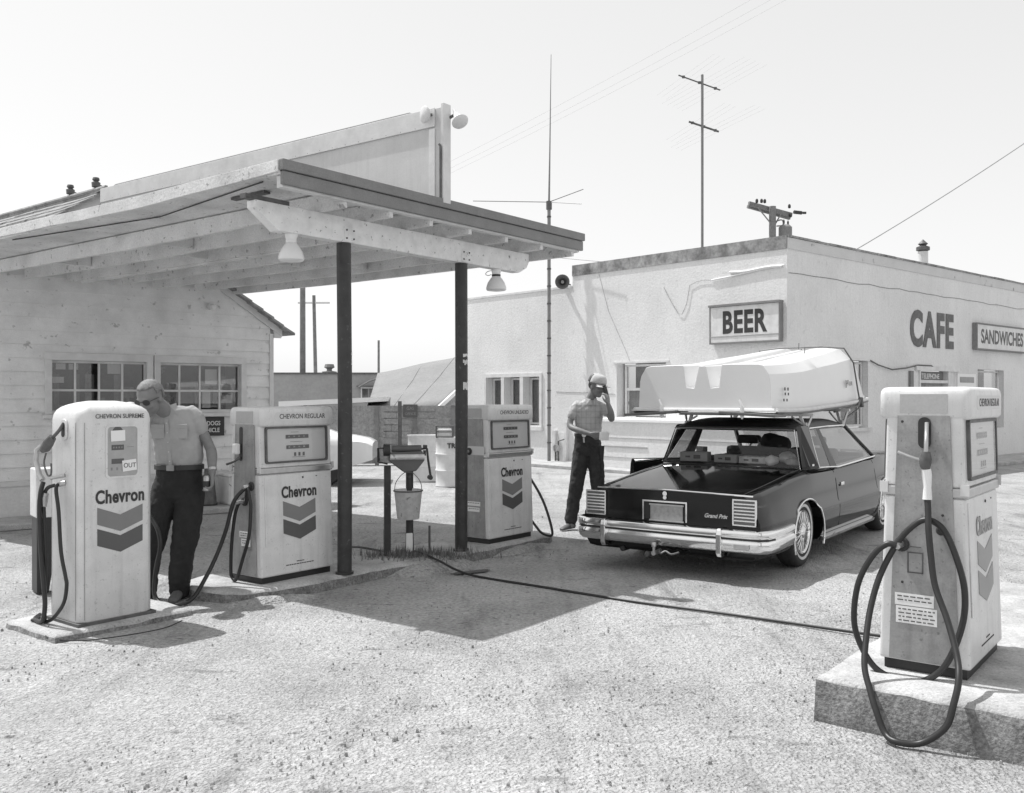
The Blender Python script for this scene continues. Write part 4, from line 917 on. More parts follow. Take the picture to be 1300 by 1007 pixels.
# windows
def win(part, a, c, d, e, y, panes, curtain=True, nm='window'):
    b = MB(); f = .05; b.box(a, c, y-.03, y+.02, d, d+f); b.box(a, c, y-.03, y+.02, e-f, e); b.box(a, a+f, y-.03, y+.02, d+f, e-f); b.box(c-f, c, y-.03, y+.02, d+f, e-f)
    w_ = part(b, nm, 'trim')
    def sub(b2, n2, m2, ang):
        o = b2.build(n2, m2, w_); xf(o, ang); return o
    ang = BA if part is bpart else CA_
    b = MB(); b.box(a+f, c-f, y-.005, y, d+f, e-f); sub(b, 'pane', 'glass', ang)
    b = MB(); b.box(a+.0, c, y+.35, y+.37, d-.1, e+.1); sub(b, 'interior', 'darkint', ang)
    if curtain:
        b = MB(); b.box(a+f+.0, a+(c-a)*.55, y+.05, y+.08, d+f, e-f) if not panes else b.box(a+f, c-f, y+.05, y+.08, d+f, d+(e-d)*.5); sub(b, 'curtain', 'curtain', ang)
    if panes:
        b = MB(); b.box(a+f, c-f, y-.03, y-.006, d+(e-d)*.52-.03, d+(e-d)*.52+.03); sub(b, 'meeting_rail', 'trim', ang)
    return w_
for (a, c, d, e) in bh[:3]: win(bpart, a+.02, c-.02, d+.02, e-.02, .24, False)
win(bpart, -4.28, -2.97, 1.18, 2.36, .24, True)
b = MB(); b.box(-4.45, -2.85, -.03, -.002, 2.385, 2.42); bpart(b, 'lintel', 'trim')
b = MB(); b.box(-8.95, -8.87, -.035, -.002, .82, 2.22); b.box(-6.86, -6.78, -.035, -.002, .82, 2.22); b.box(-8.87, -6.86, -.035, -.002, 2.13, 2.22); b.box(-8.98, -6.75, -.07, -.002, .78, .88)
b.box(-8.28, -8.16, -.03, -.002, .90, 2.13); b.box(-7.57, -7.45, -.03, -.002, .90, 2.13); bpart(b, 'window_surround', 'trim')
win(cpart, 2.02, 3.13, .97, 2.38, .16, True); win(cpart, 8.77, 10.38, .82, 2.31, .16, True)
b = MB(); b.box(1.95, 3.2, -.03, -.002, 2.40, 2.44); b.box(1.92, 3.25, -.06, -.002, .88, .95); cpart(b, 'window_trim', 'trim')
# doorway with its small lettered transom strip
b = MB(); b.box(5.55, 7.35, .10, .14, 2.02, 2.23); cpart(b, 'transom', 'fascia')
o = lettering('TELEPHONE', .17, (6.32, .096, 2.06), 'paper', cafe, name='transom_lettering', bold=.002); xf(o, CA_)
b = MB(); b.box(5.57, 6.3, .13, .17, .02, 1.95); dr = cpart(b, 'door', 'curtain'); b = MB(); b.box(6.3, 6.96, .13, .17, .02, 1.95); cpart(b, 'door', 'farwall')
b = MB(); b.box(5.50, 5.56, -.03, .2, 0, 2.28); b.box(7.0, 7.12, -.03, .2, 0, 2.28); b.box(7.12, 7.4, -.0, .05, 0, 2.28); b.box(5.55, 7.0, -.02, .1, 1.95, 2.02); b.box(5.3, 7.6, -.05, -.002, 2.24, 2.34); cpart(b, 'door_frame', 'trim')
b = MB(); b.box(5.0, 5.14, -.06, -.002, .6, 2.22); cpart(b, 'drain_pipe', 'fascia')
b = MB(); b.box(7.5, 8.55, -.04, -.002, .3, 2.2); nb = cpart(b, 'notice_board', 'white'); b = MB(); b.box(7.62, 8.42, -.05, -.041, 1.2, 1.85); b.box(7.62, 8.42, -.05, -.041, 1.98, 2.12); xf(b.build('notices', 'farwall', nb), CA_)
# CAFE lettering painted on the wall
o = lettering('CAFE', 1.12, (6.19, -.012, 2.84), 'letter', cafe, name='wall_lettering', bold=.045, sx=.80, depth=.004, space=1.12); xf(o, CA_)
# mast wall bits: low pipes and boards near the wall base
b = MB(); b.box(-6.35, -6.25, -.10, -.002, 0, .8); b.box(-5.95, -5.88, -.08, -.002, 0, 1.0); b.box(-5.6, -5.5, -.08, -.002, 0, .75); b.box(-6.25, -5.95, -.03, -.002, .05, .75); bpart(b, 'base_boards', 'trim')
def loc_b(x, y, z, ang=BA): a = R(ang); return (CX0+x*math.cos(a)-y*math.sin(a), CY0+x*math.sin(a)+y*math.cos(a), z)
t = thing('gas_meter', 'round gas meter on a low pipe at the foot of the cafe side wall', 'meter', loc_b(-6.08, -.2, 0), BA)
b = MB(); b.lathe([(0, -.06), (.09, -.05), (.10, 0), (.09, .05), (0, .06)], (0, 0, .38), 'y', 14); b.build('meter_body', 'alu', t, smooth=True); b = MB(); b.tube([(.05, 0, 0), (.05, 0, .55), (.15, .1, .6)], .02, 6); b.tube([(-.05, 0, .0), (-.05, 0, .3)], .02, 6); b.build('pipe', 'dull', t)
# low bulkhead box under the side window
t = thing('low_bulkhead', 'low pale box built against the cafe wall under the side window', 'bulkhead', loc_b(-4.48, 0, 0), BA)
MB().box(0, 4.1, -.85, -.004, 0, 1.07).build('box_wall', 'stucco', t); MB().box(-.05, 4.15, -.90, -.004, 1.072, 1.14).build('top_slab', 'white', t, bevel=.01)
b = MB(); b.box(.5, 1.7, -.868, -.852, .52, .55); b.box(.02, 4.0, -.862, -.852, .30, .31); b.box(.02, 4.0, -.862, -.852, .72, .73); b.build('board_joint', 'farwall', t)
o = MB().prism([(-9.6, -1.3), (.6, -1.3), (.6, -.003), (-9.6, -.003)], .0, .07, 'xy').build('pavement', 'conc', bevel=.01); xf(o, BA); o.location = (CX0, CY0, 0); o['kind'] = 'structure'
o = MB().prism([(-.6, -1.3), (14, -1.3), (14, -.003), (-.0, -.003)], .0, .074, 'xy').build('pavement', 'conc', bevel=.01); xf(o, CA_); o.location = (CX0, CY0, 0); o['kind'] = 'structure'
# signs
t = thing('beer_sign', 'black framed white box sign on the cafe side wall by the corner', 'sign', loc_b(-.90, -.01, 3.10), BA)
MB().box(-.80, .80, -.12, 0, -.37, .37).build('sign_box', 'drum', t, bevel=.01)
b = MB(); b.box(-.83, .83, -.16, .0, .372, .415); b.box(-.82, .82, -.135, -.0, -.395, -.372); b.box(-.818, -.802, -.13, 0, -.372, .372); b.box(.802, .82, -.13, 0, -.372, .372); b.build('sign_frame', 'fascia', t)
b = MB(); b.box(-.80, .80, -.128, -.1202, -.26, -.235); b.build('lower_bead', 'farwall', t)
lettering('BEER', .62, (.0, -.122, -.17), 'ink', t, name='sign_lettering', bold=.022, sx=.72, space=1.08)
t = thing('sandwich_sign', 'framed white sandwiches sign on the cafe front right of the big lettering', 'sign', loc_b(10.05, -.01, 3.17, CA_), CA_)
MB().box(-1.60, 1.60, -.10, 0, -.31, .31).build('sign_box', 'drum', t, bevel=.008)
b = MB(); b.box(-1.63, 1.63, -.12, 0, .312, .345); b.box(-1.63, 1.63, -.12, 0, -.345, -.312); b.box(-1.63, -1.602, -.12, 0, -.312, .312); b.box(1.602, 1.63, -.12, 0, -.312, .312); b.build('sign_frame', 'fascia', t)
lettering('SANDWICHES', .50, (0, -.102, -.16), 'letter', t, name='sign_lettering', bold=.012, sx=.86)
# horn speaker on the parapet step
p = loc_b(-5.80, -.3, 4.37); t = thing('horn_speaker', 'dark horn loudspeaker at the step of the cafe roof', 'loudspeaker', p, 0)
q = Vector((-.12, -1, -.05)).to_track_quat('Z', 'Y').to_matrix()
b = MB(); b.lathe([(.05, -.42), (.06, -.26), (.035, -.24), (.05, -.14), (.10, -.03), (.165, .03), (.175, .03), (.172, .04), (.155, .035), (.09, -.03), (.04, -.14), (.0, -.15)], (0, 0, 0), 'z', 24, cap=False); b.v = [tuple(q @ Vector(v)) for v in b.v]; b.build('horn', 'horn', t, smooth=True)
b = MB(); b.lathe([(0, -.06), (.035, -.05), (.04, -.02), (0, .0)], (0, 0, 0), 'z', 12); b.v = [tuple(q @ Vector(v)) for v in b.v]; b.build('driver_cone', 'curtain', t, smooth=True)
b = MB(); b.tube([q @ Vector((0, 0, -.3)), (.22, .35, -.03)], .02, 6); b.build('bracket', 'dull', t)
# aerials
p = loc_b(-6.20, -.35, 0)
t = thing('whip_aerial', 'tall thin whip aerial mast standing against the cafe side wall', 'aerial', p, 0)
b = MB(); b.tube([(0, 0, 0), (0, 0, 6.15)], .042, 8); b.build('mast', 'thin', t, smooth=True)
b = MB(); b.tube([(0, 0, 6.15), (0, 0, 6.35)], .07, 8); b.build('hub', 'dull', t, smooth=True)
b = MB(); b.tube([(0, 0, 6.35), (.02, 0, 7.6), (.05, 0, 9.9)], [.028, .018, .007], 6); b.build('whip', 'thin', t, smooth=True)
for e in ((-1.85, .3, 6.42), (.8, -.4, 6.55), (.72, -.8, 6.12)): MB().tube([(0, 0, 6.33), e], .010, 5).build('radial', 'thin', t)
for k in range(14): MB().box(-.05, .05, -.05, .05, .5+k*.42, .53+k*.42).build('clamp', 'dull', t)
p = (4.95, 24.2, 0); t = thing('tv_aerial', 'tall television aerial with two crossbars above the cafe roof', 'aerial', p, 0)
MB().tube([(0, 0, 4.0), (0, 0, 10.0)], .035, 8).build('mast', 'thin', t, smooth=True)
for (a, c, nm, r, els) in (((-.62, .0, 9.99), (.47, .0, 9.60), 'upper_boom', .018, 8), ((-.35, 0, 8.78), (.43, .0, 8.52), 'lower_boom', .026, 6)):
    bo = MB().tube([a, c], r, 6).build(nm, 'dull', t)
    for k in range(els):
        pp = Vector(a).lerp(c, (k+.5)/els); h = .95 if k > 2 else .6
        MB().tube([pp+Vector((-h*.75, 1.2, -.20*h)), pp+Vector((h*1.0, -1.2, .22*h))], .0014, 4).build('element', 'wire', bo)
    b = MB(); 
    for k in range(3): b.obox(Vector(a).lerp(c, .12+.38*k), (.07, .05, .06))
    b.build('clamp', 'dull', bo)
t = thing('utility_pole', 'utility pole with a crossarm and transformer behind the cafe corner', 'utility pole', (12.6, 45, 0), 0)
MB().tube([(0, 0, 0), (0, 0, 10.85)], .17, 12).build('pole_shaft', 'pole', t, smooth=True)
b = MB(); b.bar((-1.2, -.2, 10.95), (1.1, .6, 10.55), .14, .2); b.bar((-1.2, .0, 10.85), (1.1, .9, 10.45), .14, .14); b.build('crossarm', 'pole', t)
b = MB(); b.bar((-.75, -.1, 10.8), (-.1, -.1, 10.0), .05, .05); b.bar((.45, .2, 10.5), (.1, .1, 9.9), .05, .05); b.tube(spline([(.1, 0, 10.1), (.45, 0, 10.2), (.5, 0, 9.95), (.2, 0, 9.9)], 5), .035, 5); b.build('brace', 'fascia', t)
for (x, z) in ((-.55, 11.0), (-.38, 11.0), (-.8, 10.98), (.95, 10.85), (1.0, 10.4)): MB().lathe([(.03, 0), (.07, .03), (.07, .14), (.04, .2), (0, .2)], (x, -.1+.35*(x+.6), z), 'z', 8).build('insulator', 'ink', t)
b = MB(); b.tube([(1.1, .2, 10.62), (1.5, .3, 10.6)], .09, 8); b.tube([(1.55, .3, 10.6), (1.72, .3, 10.6)], .06, 8); b.build('strain_insulator', 'ink', t)
b = MB(); b.lathe([(.30, 0), (.32, .1), (.32, .6), (.2, .72), (0, .74)], (.65, .1, 9.25), 'z', 14); tr = b.build('transformer', 'fascia', t, smooth=True)
b = MB(); b.lathe([(.04, 0), (.05, .15), (0, .25)], (.55, .0, 10.0), 'z', 6); b.lathe([(.04, 0), (.05, .15), (0, .25)], (.75, .0, 9.95), 'z', 6); b.build('bushing', 'ink', tr)
p = loc_b(7.0, .6, 4.2, CA_); t = thing('chimney_pipe', 'thin metal flue pipe with a dark cap rising over the cafe roof', 'chimney', p, 0)
MB().lathe([(.12, 0), (.12, 1.05), (.10, 1.05)], (0, 0, 0), 'z', 14).build('flue', 'drum', t, smooth=True); MB().lathe([(.10, 1.06), (.16, 1.08), (.16, 1.16), (.07, 1.2), (.12, 1.24), (0, 1.36)], (0, 0, 0), 'z', 14).build('flue_cap', 'dull', t, smooth=True)
def wire(a, c, sag, r, label, nm='overhead_wire'):
    a = Vector(a); c = Vector(c); pts = [a.lerp(c, k/20)-Vector((0, 0, sag*4*(k/20)*(1-k/20))) for k in range(21)]
    o = MB().tube(pts, r, 5).build(nm, 'wire'); tag(o, label, 'wire'); return o
wire((7.35, 21.0, 4.7), (14.6, 22.5, 9.3), .12, .011, 'service wire climbing from the cafe roof to the upper right')
for k, (dx, lb) in enumerate(((0, 'faint overhead wire crossing the upper sky, the lowest of three'), (2.2, 'faint overhead wire crossing the upper sky, the middle of three'), (4.0, 'faint overhead wire crossing the upper sky, the top one of three'))):
    wire((-14+dx, 62, 12.6+dx*.3), (16+dx*1.4, 40, 22+dx*.55), .5, .0045, lb)
wire((-.4, 40, 7.9), (6.8, 27, 5.3), .1, .012, 'pale wire running level from the canopy corner to the cafe parapet')

# ================================================================== the car
CARR = 54.6
car = thing('parked_car', 'glossy black two door coupe with a boat on its roof and its driver door open', 'car', (2.05, 9.30, 0), CARR)
def lerp_tab(tab, x):
    for (a, va), (c, vc) in zip(tab, tab[1:]):
        if x <= c:
            k = max(0, (x-a)/(c-a)); return va+(vc-va)*k
    return tab[-1][1]
ZT = [(-1.12, .752), (-.6, .806), (-.1, .855), (.3, .888), (1.0, .880), (1.6, .885), (2.6, .912), (3.0, .935), (3.7, .92), (4.12, .86)]
WT = [(-1.12, .865), (-1.0, .895), (-.6, .915), (.2, .925), (2.6, .925), (3.6, .90), (3.9, .86), (4.12, .80)]
def sect(a):
    zt = lerp_tab(ZT, a); w_ = lerp_tab(WT, a)
    h = [(0, .20), (w_-.14, .20), (w_-.06, .212), (w_-.022, .27), (w_-.006, .36), (w_, .45), (w_-.002, .52), (w_-.022, .56), (w_-.04, .66), (w_-.065, zt-.09), (w_-.095, zt-.035), (w_-.14, zt-.006), (w_-.19, zt+.001), (w_-.4, zt+.008), (0, zt+.014)]
    return [(a, -y, z) for y, z in h]+[(a, y, z) for y, z in reversed(h[1:-1])]
b = MB(); st = [-1.12, -1.10]+[-1.0+.12*k for k in range(42)]+[4.06, 4.12]; b.loft([sect(a) for a in st]); body = b.build('body', 'paint', car, smooth=True, angle=28)
# wheel openings
cut = MB()
for a0 in (.02, 3.0):
    for s in (-1, 1):
        ring = [[(a0+.43*math.cos(t_), s*y, .30+.335*math.sin(t_)) for t_ in [2*math.pi*k/40 for k in range(40)]] for y in (.60, 1.1)]; cut.loft(ring)
co = cut.build('wheel_cutter', 'black'); co.location = car.location; co.rotation_euler = car.rotation_euler
bpy.context.view_layer.update()
md = body.modifiers.new('b', 'BOOLEAN'); md.operation = 'DIFFERENCE'; md.object = co; md.solver = 'EXACT'
bpy.context.view_layer.update(); dg = bpy.context.evaluated_depsgraph_get(); nm = bpy.data.meshes.new_from_object(body.evaluated_get(dg))
body.modifiers.clear(); body.data = nm; nm.name = 'body'; bpy.data.objects.remove(co)
try: nm.set_sharp_from_angle(angle=R(28))
except Exception: pass
# dark wheel wells are the cut walls themselves; inner floor of the cabin
b = MB(); b.add([(.36, -.70, .905), (2.6, -.74, .915), (2.6, .74, .915), (.36, .70, .905)], [(0, 1, 2, 3)]); b.build('cabin_floor', 'inter', car)
for a0 in (.02, 3.0):
    for s in (-1, 1):
        if s > 0: continue
        b = MB(); b.tube([(a0+.435*math.cos(t_), s*(lerp_tab(WT, a0+.43*math.cos(t_))+.001-(.02 if .30+.34*math.sin(t_) > .55 else 0)), .30+.34*math.sin(t_)) for t_ in [R(-22+224*k/28) for k in range(29)]], .0095, 6); b.build('arch_moulding', 'chrome', car, smooth=True)
# roof
b = MB(); rings = []
for k in range(13):
    a = .425+(2.10-.425)*k/12; e = math.sin(math.pi*k/12)**.45 if 0 < k < 12 else 0; zc = 1.298+.078*e; hw = .668
    r = [(a, hw*math.cos(R(180*j/16)), 1.276+(zc-1.276)*min(1, math.sin(R(180*j/16))*1.9)) for j in range(17)]
    r += [(a, -hw+.03, 1.262), (a, hw-.03, 1.262)]; rings.append(r)
b.loft(rings); b.build('roof', 'roofv', car, smooth=True, angle=60)
for s in (-1, 1):
    def q8(pts, th, nm, m):
        P_ = [Vector((a, s*y, z)) for a, y, z in pts]; n_ = (P_[1]-P_[0]).cross(P_[2]-P_[0]).normalized()
        if n_.y*s > 0: n_ = -n_
        n = len(P_); b_ = MB(); b_.add(P_+[p+n_*th for p in P_], [tuple(range(n)), tuple(n+i for i in reversed(range(n)))]+[(i, (i+1) % n, n+(i+1) % n, n+i) for i in range(n)]); return b_.build(nm, m, car, smooth=False)
    q8([(.31, .755, .888), (.40, .805, .892), (.555, .838, .896), (.765, .672, 1.284), (.52, .672, 1.284), (.44, .655, 1.274)], .03, 'rear_pillar', 'paint')
    q8([(.945, .842, .885), (1.175, .842, .872), (1.125, .664, 1.280), (1.03, .664, 1.280)], .03, 'door_pillar', 'black')
    MB().tube([(2.70, s*.80, .905), (2.06, s*.655, 1.288)], .024, 8).build('windscreen_pillar', 'paint', car, smooth=True)
    b = MB(); b.add([(.56, s*.835, .90), (.95, s*.838, .888), (1.04, s*.664, 1.278), (.77, s*.664, 1.278)], [(0, 1, 2, 3)]); b.build('quarter_window', 'smoked', car)
    if s < 0: b = MB(); b.add([(1.17, s*.838, .875), (2.66, s*.815, .908), (2.05, s*.66, 1.285), (1.12, s*.664, 1.28)], [(0, 1, 2, 3)]); b.build('door_window', 'carglass', car)
    b = MB(); b.tube([(.56, s*.846, .902), (.94, s*.848, .888), (1.17, s*.848, .876), (2.68, s*.835, .912)], .009, 6); b.tube([(.56, s*.846, .902), (.77, s*.672, 1.282)], .006, 6); b.tube([(.77, s*.672, 1.285), (1.4, s*.668, 1.292), (2.05, s*.668, 1.290), (2.70, s*.825, .912)], .008, 6)
    b.build('window_moulding', 'chrome', car, smooth=True)
    b = MB(); b.tube([(2.72, s*.826, .90), (2.08, s*.672, 1.27)], .013, 6); b.build('window_seal', 'black', car)
    b = MB(); b.loft([[(a, s*(.925+d), z) for d, z in ((-.05, .205), (.004, .205), (.010, .232), (-.03, .25))] for a in (.42, 2.30)]); b.build('sill_moulding', 'chrome', car, smooth=False)
    b = MB(); b.tube([(a, s*(lerp_tab(WT, a)+.0035), .455) for a in (-.95, -.5)], .006, 6)
    # door shut line follows the side's section
    def side_y(a, z):
        sc = [(p[2], abs(p[1])) for p in sect(a)[:15]]; sc = sc[1:13]
        return lerp_tab(sc, z)
    zz = [.23, .3, .4, .5, .56, .66, .76, .84, .872]
    b = MB(); b.tube([(.985-.06*(z-.23)+(.12*(z-.6) if z > .6 else 0)*0+.12*(z/.87)**3, s*(side_y(1.0, z)-.001), z) for z in zz], .0055, 5); b.build('door_gap', 'black', car)
    b = MB(); b.tube([(2.55+.0*z, s*(side_y(2.55, z)-.001), z) for z in zz], .004, 5); b.build('wing_gap', 'black', car)
b = MB(); b.obox((1.21, -.884, .70), (.10, .016, .035)); b.build('door_handle', 'chrome', car, bevel=.006)
b = MB(); b.lathe([(0, -.89), (.010, -.89), (.010, -.88)], (1.13, 0, .69), 'y', 8, cap=False); b.build('door_lock', 'ink', car)
b = MB(); b.obox((.43, -.825, .935), (.05, .003, .02)); b.build('pillar_badge', 'chrome', car)
# rear window and windscreen
RG = [(.318, -.735, .893), (.318, .735, .893), (.435, .640, 1.268), (.435, -.640, 1.268)]
b = MB(); b.add(RG, [(0, 1, 2, 3)]); b.build('rear_window', 'carglass', car)
b = MB(); b.tube([Vector(p)+Vector((-.012, 0, .004)) for p in RG+[RG[0], RG[1]]], .0125, 6); b.build('rear_window_moulding', 'chrome', car, smooth=False)
b = MB(); b.add([(2.78, -.72, .925), (2.78, .72, .925), (2.10, .60, 1.284), (2.10, -.60, 1.284)], [(0, 1, 2, 3)]); b.build('windscreen', 'carglass', car)
# boot lid gaps, rear panel furniture
b = MB(); 
for s in (-1, 1): b.tube([(-1.09, s*.70, .762), (-.6, s*.715, .812), (.0, s*.72, .872), (.27, s*.735, .896)], .004, 5)
b.build('boot_gap', 'black', car)
MB().tube([(-1.123, .72, .757), (-1.128, 0, .770), (-1.123, -.80, .757)], .0075, 6).build('boot_edge_moulding', 'chrome', car, smooth=True)
def rear_box(b_, y0, y1, z0, z1, d0, d1): b_.box(-1.12-d1, -1.12-d0, min(y0, y1), max(y0, y1), z0, z1)
for s, (y0, y1) in ((1, (.625, .835)), (-1, (-.835, -.625))):
    b = MB(); rear_box(b, y0, y1, .505, .722, -.002, .012); tl = b.build('tail_lamp', 'lens', car, bevel=.004)
    b = MB(); f = .011
    rear_box(b, y0, y1, .716, .728, .006, .024); rear_box(b, y0, y1, .500, .511, .006, .024); rear_box(b, y0-.002, y0+f, .511, .716, .006, .024); rear_box(b, y1-f, y1+.002, .511, .716, .006, .024)
    b.build('lamp_bezel', 'chrome', tl)
    b = MB()
    for k in range(6): rear_box(b, y0+f+.001, y1-f-.001, .538+.029*k, .549+.029*k, .012, .022)
    b.build('lamp_louvres', 'chrome', tl)
b = MB(); rear_box(b, -.185, .225, .50, .655, -.002, .004); pl = b.build('plate_recess', 'inter', car)
b = MB(); rear_box(b, -.20, .24, .656, .670, .0, .022); rear_box(b, -.20, -.186, .49, .656, .0, .022); rear_box(b, .226, .24, .49, .656, .0, .022); b.build('plate_surround', 'chrome', pl)
b = MB(); rear_box(b, -.155, .165, .492, .632, .008, .014); b.build('licence_plate', 'plate', pl, bevel=.004)
b = MB(); rear_box(b, -.165, .175, .626, .640, .007, .016); rear_box(b, -.165, .175, .484, .496, .007, .016); b.build('plate_frame', 'alu', pl)
b = MB(); b.lathe([(.018, 0), (.018, .010), (0, .012)], (-1.135, .02, .700), 'x', 12); b.v = [(x-0, y, .70+(z-.70)*1.0) for x, y, z in b.v]; b.lathe([(.022, 0), (.022, .010), (0, .012)], (-1.135, .02, .735), 'x', 12); b.build('boot_emblem', 'chrome', car, smooth=True)
lettering('Grand Prix', .050, (-1.1225, -.46, .55), 'galv', car, name='script_lettering', yaw=-90, shear=.35, sx=.95, depth=.002, bold=.0008)
# bumper
path = [(-.50, -.925), (-.80, -.930), (-1.00, -.925), (-1.09, -.905), (-1.135, -.865), (-1.15, -.80), (-1.158, -.58), (-1.165, -.3), (-1.168, 0)]
path += [(a, -y) for a, y in reversed(path[:-1])]
prof = [(-.03, .468), (.030, .470), (.044, .462), (.050, .440), (.046, .412), (.036, .402), (.030, .396), (.030, .384), (.040, .376), (.046, .350), (.042, .318), (.028, .288), (.010, .272), (-.03, .270)]
b = MB(); rings = []
for i, p in enumerate(path):
    p = Vector(p); q1 = Vector(path[max(i-1, 0)]); q2 = Vector(path[min(i+1, len(path)-1)]); tt = (q2-q1).normalized(); nr = Vector((-tt.y, tt.x)) 
    if nr.dot(p-Vector((1, 0))) < 0: nr = -nr
    sk = -.015*(i in (0, len(path)-1)); rings.append([(p.x+nr.x*(d+sk), p.y+nr.y*(d+sk), z) for d, z in prof])
b.loft(rings); bp = b.build('rear_bumper', 'chrome', car, smooth=True, angle=35)
b = MB()
for i in range(1, len(path)-2):
    pass
rings = []
for i, p in enumerate(path[2:-2]):
    i += 2; p = Vector(p); tt = (Vector(path[i+1])-Vector(path[i-1])).normalized(); nr = Vector((-tt.y, tt.x))
    if nr.dot(p-Vector((1, 0))) < 0: nr = -nr
    rings.append([(p.x+nr.x*d, p.y+nr.y*d, z) for d, z in ((.029, .401), (.0325, .401), (.0325, .379), (.029, .379))])
b = MB(); b.loft(rings); b.build('rubbing_strip', 'black', bp, smooth=True)
for yy in (.61, -.53):
    b = MB(); b.loft([[(-1.195-d, yy-hw, z), (-1.195-d, yy+hw, z), (-1.15, yy+hw+.004, z), (-1.15, yy-hw-.004, z)] for (d, hw, z) in ((.012, .020, .225), (.034, .024, .26), (.036, .024, .42), (.028, .022, .462), (.01, .018, .474))])
    b.build('bumper_guard', 'chrome', bp, bevel=.006)
b = MB(); rear_box(b, -.80, -.66, .305, .355, .080, .092); b.build('bumper_lamp', 'alu', bp, bevel=.01)
# hitch
b = MB(); b.tube([(-1.0, .07, .22), (-1.22, .07, .21), (-1.26, .07, .21)], .022, 8); b.tube([(-1.25, .07, .21), (-1.25, .07, .27)], [.012, .014], 8); b.lathe([(0, .26), (.02, .265), (.026, .285), (.02, .305), (0, .31)], (-1.25, .07, 0), 'z', 12); hb = b.build('tow_hitch', 'alu', car, smooth=True)
b = MB(); b.tube(spline([(-1.2, .04, .24), (-1.26, .0, .215), (-1.24, -.04, .235), (-1.25, -.10, .215), (-1.2, -.15, .23)], 5), .009, 6); b.tube([(-1.2, .12, .19), (-1.27, .13, .20)], [.02, .026], 8); b.build('trailer_plug_lead', 'dull', hb, smooth=True)
b = MB(); b.box(-.9, 3.4, -.55, .55, .17, .21); b.tube([(-1.0, .45, .2), (-1.14, .45, .2)], .025, 8); b.build('underbody', 'black', car)
# wheels
wl = thing('x', 'x', 'x'); bpy.data.objects.remove(wl)
def wheel():
    b = MB(); b.lathe([(.205, -.075), (.235, -.088), (.285, -.094), (.312, -.086), (.328, -.06), (.332, -.03), (.332, .03), (.328, .06), (.312, .086), (.285, .094), (.235, .088), (.205, .075)], (0, 0, 0), 'y', 48, cap=False); ty = b.build('wheel', 'tyre', car, smooth=True, angle=50)
    b = MB(); b.lathe([(.206, -.070), (.212, -.082), (.204, -.092), (.196, -.080), (.186, -.070), (.15, -.066), (.075, -.080), (.055, -.092), (.045, -.104), (.0, -.108)], (0, 0, 0), 'y', 48, cap=False); b.build('wheel_trim', 'chrome', ty, smooth=True, angle=30)
    b = MB(); b.lathe([(.236, -.0892), (.262, -.0935), (.262, -.0945), (.236, -.0902)], (0, 0, 0), 'y', 48, cap=False); b.build('white_wall_line', 'galv', ty, smooth=True)
    b = MB()
    for k in range(36):
        t_ = 2*math.pi*k/36; t2 = t_+(.16 if k % 2 else -.16); b.tube([(.062*math.cos(t_), -.090, .062*math.sin(t_)), (.188*math.cos(t2), -.084, .188*math.sin(t2))], .0032, 4)
    b.build('wire_spokes', 'chrome', ty, smooth=True)
    b = MB(); b.lathe([(.070, -.073), (.185, -.068), (.185, -.074), (.070, -.079)], (0, 0, 0), 'y', 36, cap=False); b.build('trim_well', 'dull', ty, smooth=True)
    return ty
w0 = wheel(); w0.location = (0, -.775, .332)
for (a, y) in ((2.98, -.775), (0, .775), (2.98, .775)):
    c = copy_tree(w0, car); c.location = (a, y, .332); c.rotation_euler = (0, 0, R(180) if y > 0 else 0)
# open driver door
DA = 33
hx, hy = 2.55, .90
def dpt(u_, n_, z): c_, s_ = math.cos(R(DA)), math.sin(R(DA)); return (hx-u_*c_+n_*s_, hy+u_*s_+n_*c_, z)
b = MB(); b.loft([[dpt(u_, n0, z) for (n0, z) in ((0, .26), (.03, .30), (.045, .50), (.03, .60), (.0, .80), (-.03, .862), (-.09, .862), (-.10, .70), (-.09, .26))] for u_ in (.02, 1.45)]); dr = b.build('open_door', 'paint', car, bevel=.01)
b = MB(); b.loft([[dpt(u_, n0, z) for (n0, z) in ((-.101, .50), (-.16, .52), (-.16, .60), (-.10, .62))] for u_ in (.4, 1.2)]); b.build('arm_rest', 'inter', dr, bevel=.01)
b = MB(); b.tube([dpt(.35, .05, .90), dpt(.35, .09, .92)], .012, 6); b.obox(dpt(.35, .12, .93), (.07, .16, .10), Matrix.Rotation(R(-DA), 3, 'Z')); b.build('door_mirror', 'black', dr, bevel=.01)
# cabin contents seen through the rear window
b = MB(); b.box(.88, 1.02, -.66, .66, .90, .965); b.build('rear_seat_back', 'inter', car, bevel=.03)
for yy in (-.38, .38):
    b = MB(); b.box(1.78, 1.92, yy-.27, yy+.27, .90, 1.03); st_ = b.build('front_seat_back', 'inter', car, bevel=.04)
    b = MB(); b.box(1.80, 1.90, yy-.14, yy+.14, 1.06, 1.16); b.build('head_restraint', 'inter', st_, bevel=.03)
b = MB(); b.tube([(2.35+.03*math.sin(t_), .38+.19*math.cos(t_), .98+.12*math.sin(t_)) for t_ in [2*math.pi*k/20 for k in range(21)]], .012, 6); b.build('steering_wheel', 'black', car, smooth=True)
b = MB(); b.box(2.55, 2.75, -.7, .7, .90, .945); b.build('dashboard', 'inter', car, bevel=.02)
b = MB(); b.obox((2.2, 0, 1.235), (.03, .22, .05)); b.build('rear_view_mirror', 'black', car, bevel=.01)
def in_car(a, y, z): f_ = Vector((math.cos(R(CARR)), math.sin(R(CARR)))); l_ = Vector((-f_.y, f_.x)); p_ = Vector((2.05, 9.30))+f_*a+l_*y; return (p_.x, p_.y, z)
